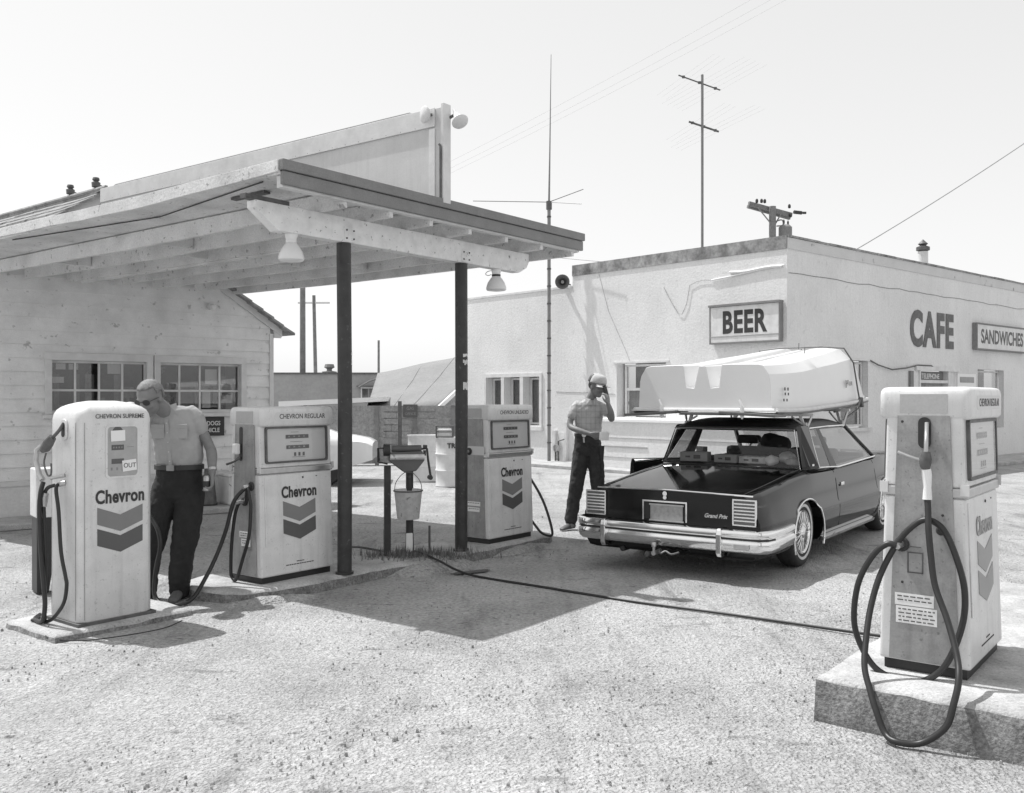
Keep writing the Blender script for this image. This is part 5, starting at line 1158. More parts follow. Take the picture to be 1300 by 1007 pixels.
def parcel(name, a, y, sx, sy, sz, m, label, rz=0, z=.916, cat='box'):
    o = thing(name, label, cat, in_car(a, y, z), CARR+rz)
    MB().box(-sx/2, sx/2, -sy/2, sy/2, 0, sz).build('box_body', m, o, bevel=.008); 
    b = MB(); b.box(-sx/2-.001, -sx/2-.003, -sy*.25, sy*.0, sz*.3, sz*.7); b.box(-sx/2-.001, -sx/2-.003, sy*.12, sy*.3, sz*.4, sz*.6); b.build('box_print', 'dull', o)
parcel('cardboard_box', .60, .50, .16, .30, .10, 'card', 'cardboard box at the left end of the car rear shelf', 8)
parcel('cardboard_box', .58, .12, .15, .26, .085, 'card', 'cardboard box in the middle of the car rear shelf', -4)
parcel('paper_sack', .60, -.16, .18, .28, .075, 'galv', 'pale folded sack right of the middle box on the car shelf', 3, cat='sack')
def bundle(name, c, r, m, label, cat, seed):
    b = MB(); rnd = random.Random(seed); bm = bmesh.new(); bmesh.ops.create_icosphere(bm, subdivisions=3, radius=r)
    for v in bm.verts: v.co *= 1+.35*noise.noise(v.co*(2.2/r)*.5+Vector((seed, 0, 0))); v.co.z *= .75
    b.v = [tuple(v.co) for v in bm.verts]; b.f = [tuple(v.index for v in f.verts) for f in bm.faces]; bm.free()
    o = b.build(name, m, smooth=True); put(o, c); tag(o, label, cat)
bundle('rolled_towel', in_car(.55, -.36, .955), .075, 'paper', 'crumpled white cloth on the car rear shelf', 'cloth', 1)
bundle('stuffed_bag', in_car(.62, -.50, .985), .085, 'galv', 'light bundle standing near the right end of the car shelf', 'bag', 4)
bundle('stuffed_bag', in_car(.50, -.60, .955), .065, 'card', 'small tan bundle at the far right of the car shelf', 'bag', 7)
bundle('dark_coat', in_car(1.25, -.12, 1.08), .17, 'inter', 'dark coat piled behind the front seats of the car', 'coat', 9)
# roof rack
b = MB()
for a in (.72, 2.0):
    z = 1.425 if a < 1 else 1.46
    b.bar((a, -.74, z), (a, .74, z), .05, .03)
    for s in (-1, 1):
        b.bar((a, s*.64, 1.30), (a+.0, s*.60, z-.012), .022, .03); b.bar((a+.02, s*.66, 1.285), (a+.06, s*.70, z-.012), .018, .02); b.tube(spline([(a, s*.66, 1.285), (a-.04, s*.60, 1.35), (a-.03, s*.52, z-.02)], 5), .010, 6)
        b.obox((a, s*.655, 1.31), (.06, .03, .07))
b.build('roof_rack', 'alu', car)

# ================================================================== the boat
bt = thing('upturned_boat', 'white fibreglass boat carried upside down on the black car roof', 'boat', in_car(-.04, .14, 0), CARR)
def gun(x): return 1.492+(1.585-1.492)*(x/3.75)**1.6-.012*math.sin(math.pi*min(x/1.6, 1))
def hw(x): return .745-.17*(max(0, x-1.2)/2.6)**2
def hh(x): return lerp_tab([(0, .44), (1.0, .50), (2.2, .60), (2.9, .665), (3.15, .67), (3.35, .61), (3.6, .42), (3.86, .16), (4.02, .03)], x)
def bsec(x):
    H_ = hh(x); W_ = hw(x)/.745; td = .48+.40*min(1, x/3.2); G = gun(x); kk = .97; kx = min(1, x/2.8)
    h = [(.715, 0), (.712, .03), (.700, .62*H_), (.685, .76*H_), (.630-.10*kx, .955*H_), (.580-.17*kx, .985*H_), (.30, 1.0*H_), (.215, .995*H_), (.200, .965*H_), (.176, td*H_), (.090, (td-.02)*H_), (.040, .955*H_), (.028, kk*H_), (0, kk*H_)]
    return [(x, y*W_, G+z) for y, z in h]+[(x, -y*W_, G+z) for y, z in reversed(h[:-1])]
b = MB(); xs = [0, .02]+[.25*k for k in range(1, 13)]+[3.12, 3.25, 3.38, 3.5, 3.62, 3.75, 3.9, 4.02]; b.loft([bsec(x) for x in xs], cap=True, closed=True); hl = b.build('hull', 'boat', bt, smooth=True, angle=14, bevel=.008)
b = MB(); rings = []
for x in [0]+[.25*k for k in range(1, 16)]+[3.86]:
    pass
edge = [(x, -hw(x)-.012, gun(x)-.012) for x in xs]; edge2 = [(x, hw(x)+.012, gun(x)-.012) for x in xs]
b = MB(); b.tube(edge, .022, 8); b.tube(edge2, .022, 8); b.tube([(-.01, -hw(0), gun(0)-.012), (-.01, hw(0), gun(0)-.012)], .016, 8); b.build('gunwale', 'trim', bt, smooth=True)
b = MB(); b.tube([(x, y-.006, z-.028) for x, y, z in edge], .014, 6); b.tube([(x, y+.006, z-.028) for x, y, z in edge2], .014, 6); b.build('rubbing_band', 'lip', bt, smooth=True)
for (x0, x1, y0, y1, tilt) in ((-.12, .20, -.79, -.22, 3), (-.12, .20, .24, .82, -4), (-.05, .14, -.20, .22, 0)):
    b = MB(); b.obox(((x0+x1)/2, (y0+y1)/2, gun(0)-.052), (x1-x0, y1-y0, .028), Matrix.Rotation(R(tilt), 3, 'X')); b.build('stern_seat_edge', 'lip', bt, bevel=.006)
b = MB(); b.box(-.04, .02, -.78, .78, gun(0)-.030, gun(0)-.018); b.build('stern_lip', 'trim', bt, bevel=.003)
b = MB(); b.box(.6, 3.3, -.60, .60, 1.475, 1.484); b.build('deck_underside', 'lip', bt)
for yy in (-.44, .42):
    b = MB(); b.tube([(-.06, yy, gun(0)-.10), (-.065, yy, gun(0)+.03), (-.06, yy+.03, gun(0)+.09)], .010, 6); b.obox((-.06, yy, gun(0)-.03), (.02, .035, .10)); b.build('transom_clamp', 'paper', bt, smooth=False)
def hull_y(x, z):
    sc = [(p[2], -p[1]) for p in bsec(x)[14:]]; return lerp_tab(sc, z)
b = MB(); W_ = hw(3.0)/.745
pp = [(3.32, -hw(3.3)-.02, gun(3.3)-.03), (3.24, -hw(3.2)+.0, gun(3.2)+.15), (3.10, -hw(3.1)*.955-.008, gun(3.1)+.47), (3.03, -.60*W_-.002, gun(3)+.655), (3.0, -.3*W_, gun(3)+.678), (3.0, .3*W_, gun(3)+.678), (3.03, .60*W_, gun(3)+.655), (3.2, hw(3.2)+.01, gun(3.2)+.1)]
b.tube(pp, .010, 6); b.build('tie_down_rope', 'dull', bt, smooth=True)
b = MB(); b.tube([(3.3, -hw(3.3)-.03, gun(3.3)+.02), (3.0, -hw(3)-.05, gun(3)-.06), (2.6, -hw(2.6)-.03, gun(2.6)-.07), (2.0, -.72, 1.44)], .012, 6); b.tube([(3.28, -hw(3.3)-.04, gun(3.3)+.03), (3.1, -hw(3)-.03, gun(3)-.09), (2.4, -.70, 1.33)], .009, 6); b.tube([(3.3, -hw(3.3)-.03, gun(3.3)+.03), (3.27, -hw(3.3)-.05, gun(3.3)-.08)], .03, 6); b.build('lashing', 'dull', bt, smooth=True)
b = MB(); b.tube([(3.0, 0, gun(3)+.6), (3.0, -.02, gun(3)+.66)], .006, 4)
for (x, yy) in ((2.95, .0), (2.1, -.35)): b.tube([(x, yy, gun(x)+hh(x)-.01), (x+.01, yy, gun(x)+hh(x)+.07)], .005, 5)
b.build('rope_end', 'dull', bt)
b = MB()
for (x, z, s_) in ((.33, .20, .03), (.42, .20, .03), (.33, .15, .026), (.42, .15, .026), (.28, .09, .026), (.37, .09, .026)):
    x += 0; y = -hw(x)*.995-.001; b.obox((x, y+.02*(z/.3), gun(x)+z), (s_*.8, .006, s_))
b.build('registration_marks', 'ink', bt)
b = MB()
for (x, z) in ((2.62, .24), (2.72, .24), (2.62, .20), (2.84, .22), (2.94, .22)): b.obox((x, -hw(x)*.975-.002, gun(x)+z), (.035, .006, .05))
b.build('registration_marks', 'farwall', bt)

# ================================================================== people
def ell(c, rx, ry, rz=0, n=20):
    c = Vector(c); a0 = R(rz); out = []
    for k in range(n):
        t_ = 2*math.pi*k/n; x = rx*math.cos(t_); y = ry*math.sin(t_); out.append(c+Vector((x*math.cos(a0)-y*math.sin(a0), x*math.sin(a0)+y*math.cos(a0), 0)))
    return out
def limb(b, pts, flat=1.0, k=4, n=16):
    """closed tapered limb: pts = (x, y, z, r) joints, rounded at both ends"""
    P = [Vector(p[:3]) for p in pts]; rr = [p[3] for p in pts]; S_ = spline(P, k); Q = []
    m = len(S_)
    for i in range(m):
        u_ = i/(m-1)*(len(pts)-1); j = min(int(u_), len(pts)-2); f_ = u_-j; f_ = f_*f_*(3-2*f_); Q.append(rr[j]*(1-f_)+rr[j+1]*f_)
    d0 = (S_[0]-S_[1]).normalized(); d1 = (S_[-1]-S_[-2]).normalized()
    pp = [S_[0]+d0*Q[0]*.95, S_[0]+d0*Q[0]*.7]+S_+[S_[-1]+d1*Q[-1]*.7, S_[-1]+d1*Q[-1]*.95]; q = [Q[0]*.25, Q[0]*.75]+Q+[Q[-1]*.75, Q[-1]*.25]
    b.tube(pp, q, n); return b
def ball(b, c, r, rot=None, seg=3):
    bm = bmesh.new(); bmesh.ops.create_icosphere(bm, subdivisions=seg, radius=1); mt = rot or Matrix.Identity(3); c = Vector(c)
    vs = [c+mt @ Vector((v.co.x*r[0], v.co.y*r[1], v.co.z*r[2])) for v in bm.verts]; b.add(vs, [tuple(v.index for v in f.verts) for f in bm.faces]); bm.free(); return b
def skinned(b, name, m, parent, vox=.008, smooth=3, folds=0):
    o = b.build(name, m, parent, smooth=True); r = o.modifiers.new('r', 'REMESH'); r.mode = 'VOXEL'; r.voxel_size = vox; r.use_smooth_shade = True
    if smooth: q = o.modifiers.new('s', 'SMOOTH'); q.iterations = smooth; q.factor = .5
    if folds:
        for sz, st_ in ((.10, folds), (.035, folds*.45)):
            tx = bpy.data.textures.new('folds', 'CLOUDS'); tx.noise_scale = sz; tx.noise_depth = 2; d = o.modifiers.new('d', 'DISPLACE'); d.texture = tx; d.strength = st_; d.mid_level = .5; d.texture_coords = 'LOCAL'
    return o
def head(b, c, fwd, up=(0, 0, 1), s=1.0):
    """face looking along fwd; c = centre of the skull; adds face features; returns its rotation"""
    f_ = Vector(fwd).normalized(); r_ = f_.cross(Vector(up)).normalized(); u_ = r_.cross(f_); M3 = Matrix((r_, f_, u_)).transposed(); c = Vector(c)
    def at(x, y, z): return c+M3 @ Vector((x*s, y*s, z*s))
    ball(b, at(0, -.010, .025), (.076*s, .094*s, .090*s), M3); ball(b, at(0, .030, -.030), (.060*s, .062*s, .085*s), M3); ball(b, at(0, .058, -.088), (.030*s, .030*s, .026*s), M3, 2)
    ball(b, at(0, .076, .022), (.046*s, .016*s, .014*s), M3, 2)       # brow
    limb(b, [(*at(0, .086, .010), .010*s), (*at(0, .100, -.018), .012*s), (*at(0, .104, -.030), .015*s)], k=2, n=8)   # nose
    ball(b, at(-.035, .062, -.030), (.024*s, .026*s, .022*s), M3, 2); ball(b, at(.035, .062, -.030), (.024*s, .026*s, .022*s), M3, 2)
    ball(b, at(0, .084, -.060), (.024*s, .012*s, .006*s), M3, 2); ball(b, at(0, .082, -.070), (.021*s, .012*s, .006*s), M3, 2)
    for q in (-1, 1): ball(b, at(q*.076, -.008, -.010), (.010*s, .020*s, .032*s), M3, 2)
    return M3, at
def hand(b, wrist, dirn, palm_n, curl=.4, side=1, s=1.0, spread=.5, thumb_in=.6):
    """palm + five fingers. dirn: wrist to knuckles, palm_n: out of the palm, side: +1 thumb towards dirn x palm_n"""
    w_ = Vector(wrist); d = Vector(dirn).normalized(); n_ = Vector(palm_n); n_ = (n_-d*n_.dot(d)).normalized(); t_ = d.cross(n_)*side
    L_ = .085*s
    for k in range(5): 
        f_ = k/4-.5; limb(b, [(*(w_+t_*f_*.035*s), .017*s), (*(w_+d*L_*.95+t_*f_*.066*s), .0135*s)], k=2, n=10)
    for k, (ln, off) in enumerate(((.072, .032), (.082, .011), (.076, -.011), (.058, -.032))):
        p = w_+d*L_+t_*off*s; ang = curl*(.55+.12*k); pts = [(*p, .0098*s)]; dd = d+t_*(off*spread*2.2)
        for j, seg_ in enumerate((.42, .32, .26)):
            dd = (dd.normalized()*math.cos(ang*(.6 if j == 0 else 1))+n_*math.sin(ang*(.6 if j == 0 else 1))).normalized(); p = p+dd*ln*seg_*s; pts.append((*p, (.0092, .0086, .0072)[j]*s)); 
            nn = n_; n2 = (nn-dd*nn.dot(dd)); n_use = n2.normalized() if n2.length > .2 else (-d); 
            dd = (dd*math.cos(ang)+n_use*math.sin(ang)).normalized()
        limb(b, pts, k=3, n=8)
    p0 = w_+d*.020*s+t_*.026*s; p1 = p0+(d*.55+t_*.75+n_*.25).normalized()*.040*s; p2 = p1+(d*.85+t_*(.45-thumb_in*.5)+n_*thumb_in*.6).normalized()*.032*s; p3 = p2+(d*.9+t_*(.1-thumb_in*.5)+n_*thumb_in*.7).normalized()*.025*s
    limb(b, [(*p0, .016*s), (*p1, .013*s), (*p2, .0105*s), (*p3, .0085*s)], k=3, n=8)
    return w_+d*L_, d, n_, t_

# ---- older man reading the old pump
def man_pump():
    t = thing('person', 'man in a light work shirt and dark trousers looking down beside the old pump', 'person', (-2.70, 7.42, 0), 0)
    X0, Y0 = -2.70, 7.42
    def p(x, y, z, r=None): return (x-X0, y-Y0, z) if r is None else (x-X0, y-Y0, z, r)
    b = MB()
    M3, at = head(b, p(-2.80, 7.20, 1.60), (-.30, -.84, -.45), s=1.16)
    limb(b, [p(-2.79, 7.27, 1.565, .060), p(-2.74, 7.36, 1.49, .064), p(-2.70, 7.42, 1.42, .075)])
    limb(b, [p(-2.69, 7.44, 1.40, .085), p(-2.68, 7.46, 1.2, .095), p(-2.67, 7.47, .98, .09)])
    # his left arm (at right in the photo) hangs a little forward, holding a small can
    sh = (-2.545, 7.42, 1.46); el = (-2.422, 7.44, 1.215); wr = (-2.372, 7.36, 1.005)
    limb(b, [p(*sh, .045), p(-2.492, 7.43, 1.36, .045), p(*el, .040), p(-2.392, 7.41, 1.15, .043), p(*wr, .029)])
    hand(b, p(*wr), (.02, -.12, -1), (-.93, -.35, .05), curl=1.0, side=1, s=1.12, thumb_in=.8)
    # other arm reaches behind the pump
    limb(b, [p(-2.88, 7.37, 1.465, .045), p(-2.98, 7.25, 1.34, .046), p(-3.03, 7.13, 1.22, .040), p(-3.02, 7.02, 1.20, .034), p(-3.0, 6.96, 1.20, .029)])
    hand(b, p(-3.0, 6.96, 1.20), (.15, -1, .05), (.2, 0, -1), curl=.8, side=-1, s=1.08)
    for s, (kx, ky, ax, ay) in ((1, (-2.625, 7.40, -2.655, 7.44)), (-1, (-2.83, 7.36, -2.90, 7.40))):
        limb(b, [p(-2.67+s*.090, 7.46, .90, .05), p((-2.67+s*.09+kx)/2, 7.44, .72, .045), p(kx, ky, .50, .04), p(ax, ay, .12, .036), p(ax, ay-.03, .06, .034)])
    skinned(b, 'body', 'skin', t, .007, 3)
    # shirt: torso, shoulders, short sleeves, collar
    b = MB(); rz = -6
    rings = [ell(p(-2.668, 7.46, 1.055), .170, .128, rz), ell(p(-2.668, 7.46, 1.085), .188, .140, rz), ell(p(-2.672, 7.455, 1.14), .196, .148, rz), ell(p(-2.68, 7.445, 1.26), .198, .140, rz), ell(p(-2.70, 7.435, 1.38), .200, .128, rz), ell(p(-2.71, 7.425, 1.455), .190, .105, rz), ell(p(-2.70, 7.42, 1.505), .155, .085, rz), ell(p(-2.705, 7.41, 1.535), .085, .070, rz)]
    b.loft(rings)
    limb(b, [p(-2.555, 7.425, 1.48, .062), p(-2.515, 7.425, 1.43, .062), p(-2.485, 7.43, 1.35, .060)]); limb(b, [p(-2.87, 7.38, 1.485, .068), p(-2.92, 7.34, 1.43, .070), p(-2.955, 7.29, 1.38, .066)])
    sh_ = skinned(b, 'shirt', 'shirt', t, .009, 6, .020)
    b = MB()
    for s in (-1, 1):
        b.add([p(-2.725+s*.005, 7.325, 1.43), p(-2.725+s*.085, 7.335, 1.475), p(-2.735+s*.075, 7.37, 1.55), p(-2.73+s*.035, 7.34, 1.535), p(-2.725+s*.005, 7.317, 1.425), p(-2.725+s*.09, 7.325, 1.47), p(-2.735+s*.08, 7.36, 1.56), p(-2.73+s*.03, 7.33, 1.54)], [(0, 1, 2, 3), (7, 6, 5, 4), (0, 4, 5, 1), (1, 5, 6, 2), (2, 6, 7, 3), (3, 7, 4, 0)])
    b.build('collar', 'shirt', sh_)
    b = MB(); b.add([p(-2.745, 7.3, 1.44), p(-2.70, 7.3, 1.44), p(-2.72, 7.305, 1.36)], [(0, 1, 2)])
    b = MB()
    for x in (-2.60, -2.80):
        b = MB(); x = x if x > -2.7 else -2.785; yy = 7.308 if x > -2.7 else 7.318
        b.obox(p(x, yy, 1.33), (.105, .012, .105), Matrix.Rotation(R(-6), 3, 'Z')); b.obox(p(x, yy-.003, 1.375), (.11, .012, .035), Matrix.Rotation(R(-6), 3, 'Z')); b.build('chest_pocket', 'shirt', sh_, bevel=.004)
    b = MB()
    for k in range(5): b.obox(p(-2.712+.006*k, 7.300+.004*(k > 3), 1.40-.075*k), (.009, .006, .009))
    b.build('button', 'galv', sh_)
    b = MB(); b.bar(p(-2.715, 7.306, 1.43), p(-2.685, 7.312, 1.06), .028, .006, up=(0, 1, 0)); b.build('placket', 'shirt', sh_)
    # trousers
    b = MB(); b.loft([ell(p(-2.668, 7.46, 1.065), .180, .136, rz), ell(p(-2.668, 7.46, .98), .186, .142, rz), ell(p(-2.668, 7.47, .88), .192, .148, rz), ell(p(-2.668, 7.465, .80), .178, .130, rz), ell(p(-2.668, 7.46, .77), .13, .10, rz)])
    limb(b, [p(-2.575, 7.46, .88, .110), p(-2.580, 7.44, .72, .112), p(-2.605, 7.42, .50, .103), p(-2.640, 7.43, .28, .092), p(-2.655, 7.43, .10, .086), p(-2.655, 7.43, .07, .086)])
    limb(b, [p(-2.765, 7.46, .88, .110), p(-2.80, 7.43, .72, .110), p(-2.85, 7.40, .50, .100), p(-2.90, 7.41, .28, .090), p(-2.92, 7.42, .10, .085), p(-2.92, 7.42, .07, .085)])
    tr = skinned(b, 'trousers', 'trousers', t, .009, 6, .024)
    b = MB(); b.loft([ell(p(-2.668, 7.46, z), .199, .153, rz, 28) for z in (1.028, 1.066)]); be = b.build('belt', 'ink', tr, smooth=True, bevel=.003)
    b = MB(); b.prism(rrect(.030, .022, .006, cx=p(-2.668, 0, 0)[0]-.015, cy=1.047), -.162, -.154); [None]; b.v = [(x, y+(7.46-Y0), z) for x, y, z in b.v]; b.build('buckle', 'alu', be)
    for (ax, ay, rz2) in ((-2.655, 7.40, 8), (-2.92, 7.39, -15)):
        b = MB(); m3 = Matrix.Rotation(R(rz2), 3, 'Z'); c = Vector(p(ax, ay, 0)); rings = []
        for (yy, w2, h) in ((.07, .030, .07), (.05, .038, .095), (.0, .040, .090), (-.08, .044, .070), (-.15, .046, .055), (-.19, .038, .045), (-.205, .02, .03)):
            rings.append([c+m3 @ Vector((w2*math.cos(q), yy, .006+(h-.006)*.5*(1+math.sin(q))*(1 if math.sin(q) > -.3 else .8))) for q in [2*math.pi*k/14 for k in range(14)]])
        b.loft(rings); so = b.build('shoe', 'shoe', t, smooth=True)
    # hair, sunglasses, wristwatch
    b = MB(); ball(b, at(0, -.022, .036), (.083, .095, .087), M3, 3); hm = b
    ins = []; 
    b2 = MB(); bm = bmesh.new(); bmesh.ops.create_icosphere(bm, subdivisions=4, radius=1)
    keep = []; vs = []
    for v in bm.verts: vs.append((v.co.copy()))
    fs = [tuple(v.index for v in f.verts) for f in bm.faces if not ((sum(v.co.y for v in f.verts)/3 > .22-.55*(sum(v.co.z for v in f.verts)/3 < .1) and sum(v.co.z for v in f.verts)/3 < .60) or sum(v.co.z for v in f.verts)/3 < -.75)]
    bm.free()
    b2.v = [tuple(at(v.x*.0815*(1+.02*noise.noise(v*6)), -.012+v.y*.100, .026+v.z*.0965*(1+.03*noise.noise(v*7)))) for v in vs]; b2.f = fs; o = b2.build('hair', 'hair', t, smooth=True)
    md = o.modifiers.new('s', 'SOLIDIFY'); md.thickness = .008
    b = MB()
    for s in (-1, 1):
        b.add([at(s*.008+s*.052*(math.cos(q)*.5+.5), .092-.014*(math.cos(q)*.5+.5), .004+.021*math.sin(q)) for q in [2*math.pi*k/12 for k in range(12)]], [tuple(range(12))]); b.tube([at(s*.06, .078, .012), at(s*.080, .0, .006)], .0025, 5)
    b.tube([at(-.01, .096, .012), at(.01, .096, .012)], .003, 5); b.build('sunglasses', 'ink', t)
    b = MB(); b.tube([p(-2.376, 7.375, 1.045), p(-2.373, 7.368, 1.025)], .034, 14, cap=False); b.build('wristwatch', 'alu', t, smooth=True)
    return t
man_pump()
t = thing('small_can', 'small shiny can held in the hand of the man beside the old pump', 'can', (-2.405, 7.325, .925))
MB().lathe([(.024, -.055), (.026, -.05), (.026, .045), (.018, .06), (.008, .063), (0, .063)], (0, 0, 0), 'z', 16).build('can_body', 'alu', t, smooth=True); MB().lathe([(.0265, -.03), (.0265, .02)], (0, 0, 0), 'z', 16).build('can_band', 'ink', t, smooth=True)

# ---- younger man in a cap holding something to his face
def man_cap():
    X0, Y0 = .92, 11.3
    t = thing('person', 'tall man in a white cap and checked shirt standing just behind the black car', 'person', (X0, Y0, 0), 0)
    def p(x, y, z, r=None): return (x-X0, y-Y0, z) if r is None else (x-X0, y-Y0, z, r)
    b = MB()
    M3, at = head(b, p(1.020, 11.22, 1.735), (.72, -.62, -.28), s=1.07)
    limb(b, [p(1.0, 11.25, 1.68, .054), p(.96, 11.28, 1.60, .056), p(.94, 11.30, 1.54, .07)])
    limb(b, [p(.94, 11.3, 1.48, .07), p(.93, 11.31, 1.3, .08), p(.92, 11.32, 1.10, .08)])
    # right arm (left in the photo): elbow out, forearm across the waist
    limb(b, [p(.775, 11.265, 1.49, .038), p(.725, 11.24, 1.38, .040), p(.70, 11.20, 1.265, .037), p(.78, 11.10, 1.215, .036), p(.945, 11.02, 1.165, .025)])
    hand(b, p(.945, 11.02, 1.165), (1, -.15, -.10), (.1, .9, .45), curl=.55, side=-1, s=1.0)
    # left arm: raised to the face
    limb(b, [p(1.095, 11.30, 1.49, .038), p(1.160, 11.22, 1.42, .040), p(1.190, 11.12, 1.345, .038), p(1.175, 11.05, 1.42, .038), p(1.14, 11.03, 1.525, .027)])
    hand(b, p(1.14, 11.03, 1.525), (-.12, .02, 1), (-.80, .55, .0), curl=.9, side=1, s=1.0)
    for s, pts in ((-1, ((.84, 1.05), (.79, .60), (.715, .12))), (1, ((1.0, 1.05), (1.035, .60), (1.05, .12)))):
        limb(b, [p(pts[0][0], 11.32, pts[0][1]-.08, .05), p(pts[1][0], 11.28, pts[1][1], .042), p(pts[2][0], 11.32, pts[2][1], .038), p(pts[2][0], 11.27, .05, .034)])
    skinned(b, 'body', 'skin2', t, .007, 3)
    b = MB(); rz = 18
    b.loft([ell(p(.925, 11.32, 1.13), .158, .110, rz), ell(p(.925, 11.32, 1.17), .168, .118, rz), ell(p(.928, 11.315, 1.26), .172, .118, rz), ell(p(.932, 11.31, 1.38), .182, .118, rz), ell(p(.938, 11.30, 1.46), .192, .110, rz), ell(p(.94, 11.295, 1.515), .175, .090, rz), ell(p(.945, 11.29, 1.555), .115, .075, rz), ell(p(.952, 11.285, 1.58), .07, .062, rz)])
    limb(b, [p(.795, 11.27, 1.505, .060), p(.752, 11.25, 1.45, .062), p(.728, 11.24, 1.385, .062)]); limb(b, [p(1.075, 11.30, 1.505, .060), p(1.125, 11.27, 1.46, .062), p(1.155, 11.22, 1.425, .060)])
    sh_ = skinned(b, 'shirt', 'plaid', t, .009, 3, .024)
    b = MB()
    for s in (-1, 1):
        c = Vector(p(.965, 11.215, 1.565)); b.add([c+Vector(q) for q in ((s*.004+.01, -.035, -.05), (s*.065+.0, -.010, -.045), (s*.062-.01, .03, .025), (s*.02, -.015, .012), (s*.004+.01, -.043, -.052), (s*.07, -.02, -.048), (s*.067-.01, .025, .033), (s*.02, -.025, .018))], [(0, 1, 2, 3), (7, 6, 5, 4), (0, 4, 5, 1), (1, 5, 6, 2), (2, 6, 7, 3), (3, 7, 4, 0)])
    b.build('collar', 'plaid', sh_)
    b = MB()
    for c_ in ((.728, 11.24, 1.375), (1.163, 11.215, 1.415)): pass
    b = MB(); b.loft([ell(p(.92, 11.32, 1.165), .160, .112, rz), ell(p(.92, 11.32, 1.06), .168, .122, rz), ell(p(.92, 11.325, .96), .172, .128, rz), ell(p(.92, 11.325, .90), .15, .11, rz)])
    limb(b, [p(.845, 11.32, .98, .096), p(.828, 11.30, .82, .100), p(.790, 11.28, .60, .090), p(.748, 11.30, .34, .080), p(.715, 11.31, .12, .078)])
    limb(b, [p(1.0, 11.32, .98, .096), p(1.015, 11.30, .82, .098), p(1.035, 11.28, .60, .088), p(1.045, 11.30, .34, .080), p(1.05, 11.31, .12, .078)])
    tr = skinned(b, 'trousers', 'jeans', t, .009, 3, .024)
    b = MB(); b.loft([ell(p(.92, 11.32, z), .168, .120, rz, 28) for z in (1.132, 1.168)]); be = b.build('belt', 'ink', tr, smooth=True)
    b = MB(); b.lathe([(0, -.006), (.026, -.006), (.026, 0)], p(.865, 11.187, 1.15), 'y', 14, cap=False); b.build('buckle', 'paper', be)
    b = MB(); b.bar(p(.862, 11.185, 1.12), p(.866, 11.19, 1.06), .02, .006, up=(0, 1, 0)); b.build('key_tag', 'galv', be)
    b = MB(); b.prism([(-.03, .0), (.03, .0), (.015, -.22), (-.005, -.30), (-.02, -.20)], -.008, .008); b.v = [(x+1.085-X0+.0*z, y+11.22-Y0, z+1.02) for x, y, z in b.v]; b.build('back_pocket_rag', 'jeans', tr)
    for (ax, ay, rz2) in ((.712, 11.30, -38), (1.05, 11.30, 20)):
        b = MB(); m3 = Matrix.Rotation(R(rz2), 3, 'Z'); c = Vector(p(ax, ay, 0)); rings = []
        for (yy, w2, h) in ((.07, .030, .07), (.05, .038, .095), (.0, .040, .10), (-.06, .040, .075), (-.13, .045, .055), (-.18, .038, .045), (-.20, .02, .03)):
            rings.append([c+m3 @ Vector((w2*math.cos(q), yy, .006+(h-.006)*.5*(1+math.sin(q)))) for q in [2*math.pi*k/14 for k in range(14)]])
        b.loft(rings); b.build('shoe', 'shoe', t, smooth=True)
    # hair under the cap
    b = MB(); ball(b, at(0, -.022, .010), (.080, .088, .072), M3, 3); b.build('hair', 'hairdark', t, smooth=True)
    # cap: crown with dark mesh back, white front, peak
    ct = bpy.data.objects.new('cap', None)
    def dome(y0, y1, nm, m, par):
        bb = MB(); nn = 22; mm = 10; vs = []; 
        for j in range(mm+1):
            for k in range(nn+1):
                az = -math.pi+2*math.pi*k/nn; el_ = R(2+88*j/mm); vs.append((az, el_))
        fs = []
        for j in range(mm):
            for k in range(nn):
                azm = -math.pi+2*math.pi*(k+.5)/nn
                front = abs(((azm-math.pi/2+math.pi) % (2*math.pi))-math.pi) < R(100) or j > 6
                if (nm == 'cap') == front: fs.append((j*(nn+1)+k, j*(nn+1)+k+1, (j+1)*(nn+1)+k+1, (j+1)*(nn+1)+k))
        e = 1.0 if nm == 'cap' else .995
        bb.v = [tuple(at(.096*e*math.cos(el_)**.6*math.cos(az), -.006+.112*e*math.cos(el_)**.6*math.sin(az), .038+.105*e*math.sin(el_)+(.014*max(0, math.sin(az))*math.cos(el_)))) for az, el_ in vs]; bb.f = fs
        o = bb.build(nm, m, par, smooth=True); q = o.modifiers.new('s', 'SOLIDIFY'); q.thickness = .004; return o
    bpy.data.objects.remove(ct)
    cp = dome(0, 1, 'cap', 'cap', t); dome(0, 1, 'cap_mesh_back', 'horn', cp)
    b = MB(); nn = 14; vs = []; fs = []
    for j in range(5):
        for k in range(nn+1):
            az = R(90-62+124*k/nn); rr = .098+.062*j/4*math.sin((az-R(28))/R(124)*math.pi)**.6 if 0 < k < nn else .098; vs.append(tuple(at(rr*.90*math.cos(az), -.004+rr*1.04*math.sin(az), .046-.010*(j/4)-.022*abs(math.cos(az))*(j/4+.3))))
    fs = [(j*(nn+1)+k, j*(nn+1)+k+1, (j+1)*(nn+1)+k+1, (j+1)*(nn+1)+k) for j in range(4) for k in range(nn)]
    b.v = vs; b.f = fs; o = b.build('cap_peak', 'galv', cp, smooth=True); q = o.modifiers.new('s', 'SOLIDIFY'); q.thickness = .005
    return t
man_cap()
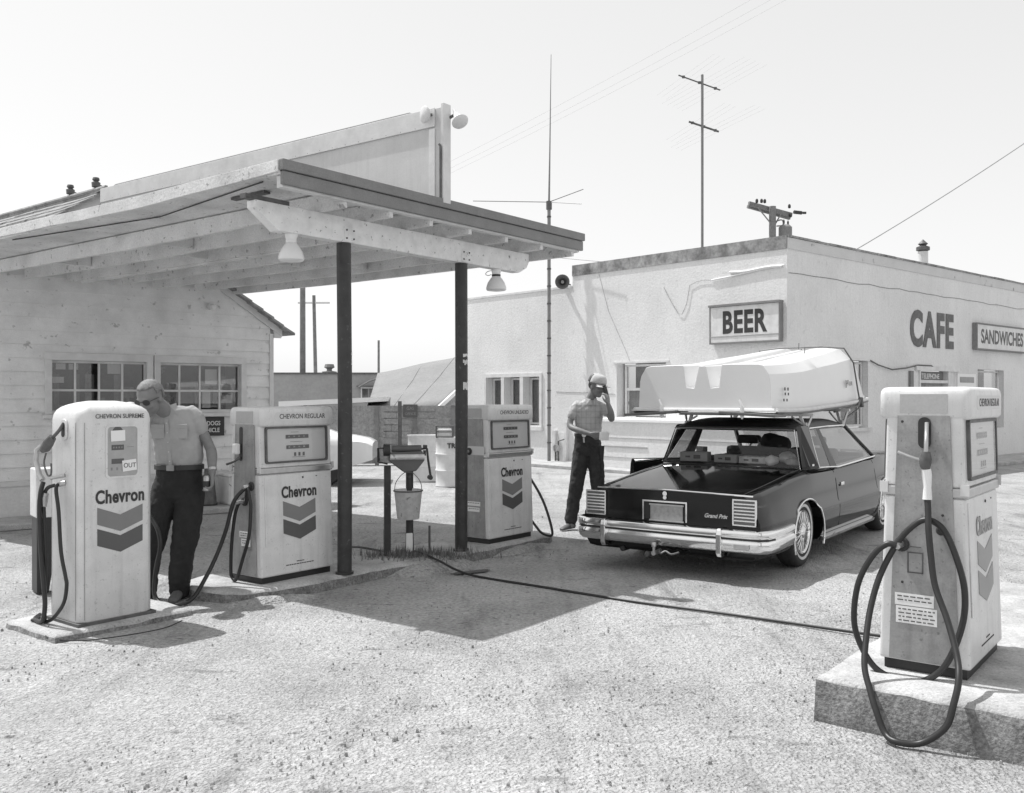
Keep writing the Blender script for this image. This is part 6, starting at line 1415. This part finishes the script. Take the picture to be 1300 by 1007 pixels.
o = MB(); o.obox((0, 0, 0), (.05, .035, .16)); o.obox((0, .0, .09), (.045, .03, .02)); o = o.build('telephone_handset', 'ink', bevel=.012); put(o, (1.12, 11.085, 1.655), 30); o.rotation_euler = (R(-8), R(-12), R(30)); tag(o, 'dark handset held to the face of the man in the cap', 'telephone')
b = MB(); b.add([(-.06, 0, -.05), (.05, .01, -.06), (.07, -.01, .03), (.02, 0, .06), (-.05, .01, .04)], [(0, 1, 2, 3, 4)]); b.add([(-.03, -.012, -.06), (.06, -.004, -.05), (.05, -.016, .05), (-.03, -.01, .035)], [(0, 1, 2, 3)]); o = b.build('paper_slips', 'paper'); q = o.modifiers.new('s', 'SOLIDIFY'); q.thickness = .001
put(o, (1.085, 10.985, 1.155), 10); tag(o, 'white paper slips held at the waist of the man in the cap', 'paper')

# ================================================================== white car under a cover, behind the middle pump
t = thing('covered_car', 'white car with a fitted cloth cover parked behind the middle pump', 'car', (-4.05, 17.6, 0), 4)
def csec(x):
    zt = lerp_tab([(-1.95, .80), (-1.6, .92), (-.9, .98), (-.4, 1.36), (.1, 1.40), (.45, 1.02), (.7, .93), (1.1, .87), (1.35, .82), (1.45, .76)], x); w_ = lerp_tab([(-1.95, .75), (-1.5, .85), (.6, .86), (1.1, .82), (1.35, .76), (1.45, .68)], x); zb = lerp_tab([(-1.95, .35), (0, .24), (.5, .22), (.62, .26), (1.1, .36), (1.45, .46)], x)
    tr_ = .62 if zt > 1.1 else .86; wv = .010*math.sin(x*26)
    h = [(0, zb), (w_*.95+wv, zb), (w_+wv, zb+.10), (w_+wv*.5, (zb+zt)/2), (w_*.97, min(.80, zt-.05)), (w_*tr_, zt-.02), (w_*tr_*.8, zt), (0, zt+.02)]
    return [(x, -y, z) for y, z in h]+[(x, y, z) for y, z in reversed(h[1:-1])]
b = MB(); b.loft([csec(-1.95+.04*k) for k in range(86)]); b.build('cover', 'carwhite', t, smooth=True, angle=40)
for (x, y) in ((.62, -.70), (-1.3, -.70), (.62, .70), (-1.3, .70)):
    b = MB(); b.lathe([(.10, -.09), (.28, -.09), (.31, -.06), (.31, .06), (.28, .09), (.10, .09)], (x, y, .31), 'y', 24); b.build('wheel', 'black', t, smooth=True)
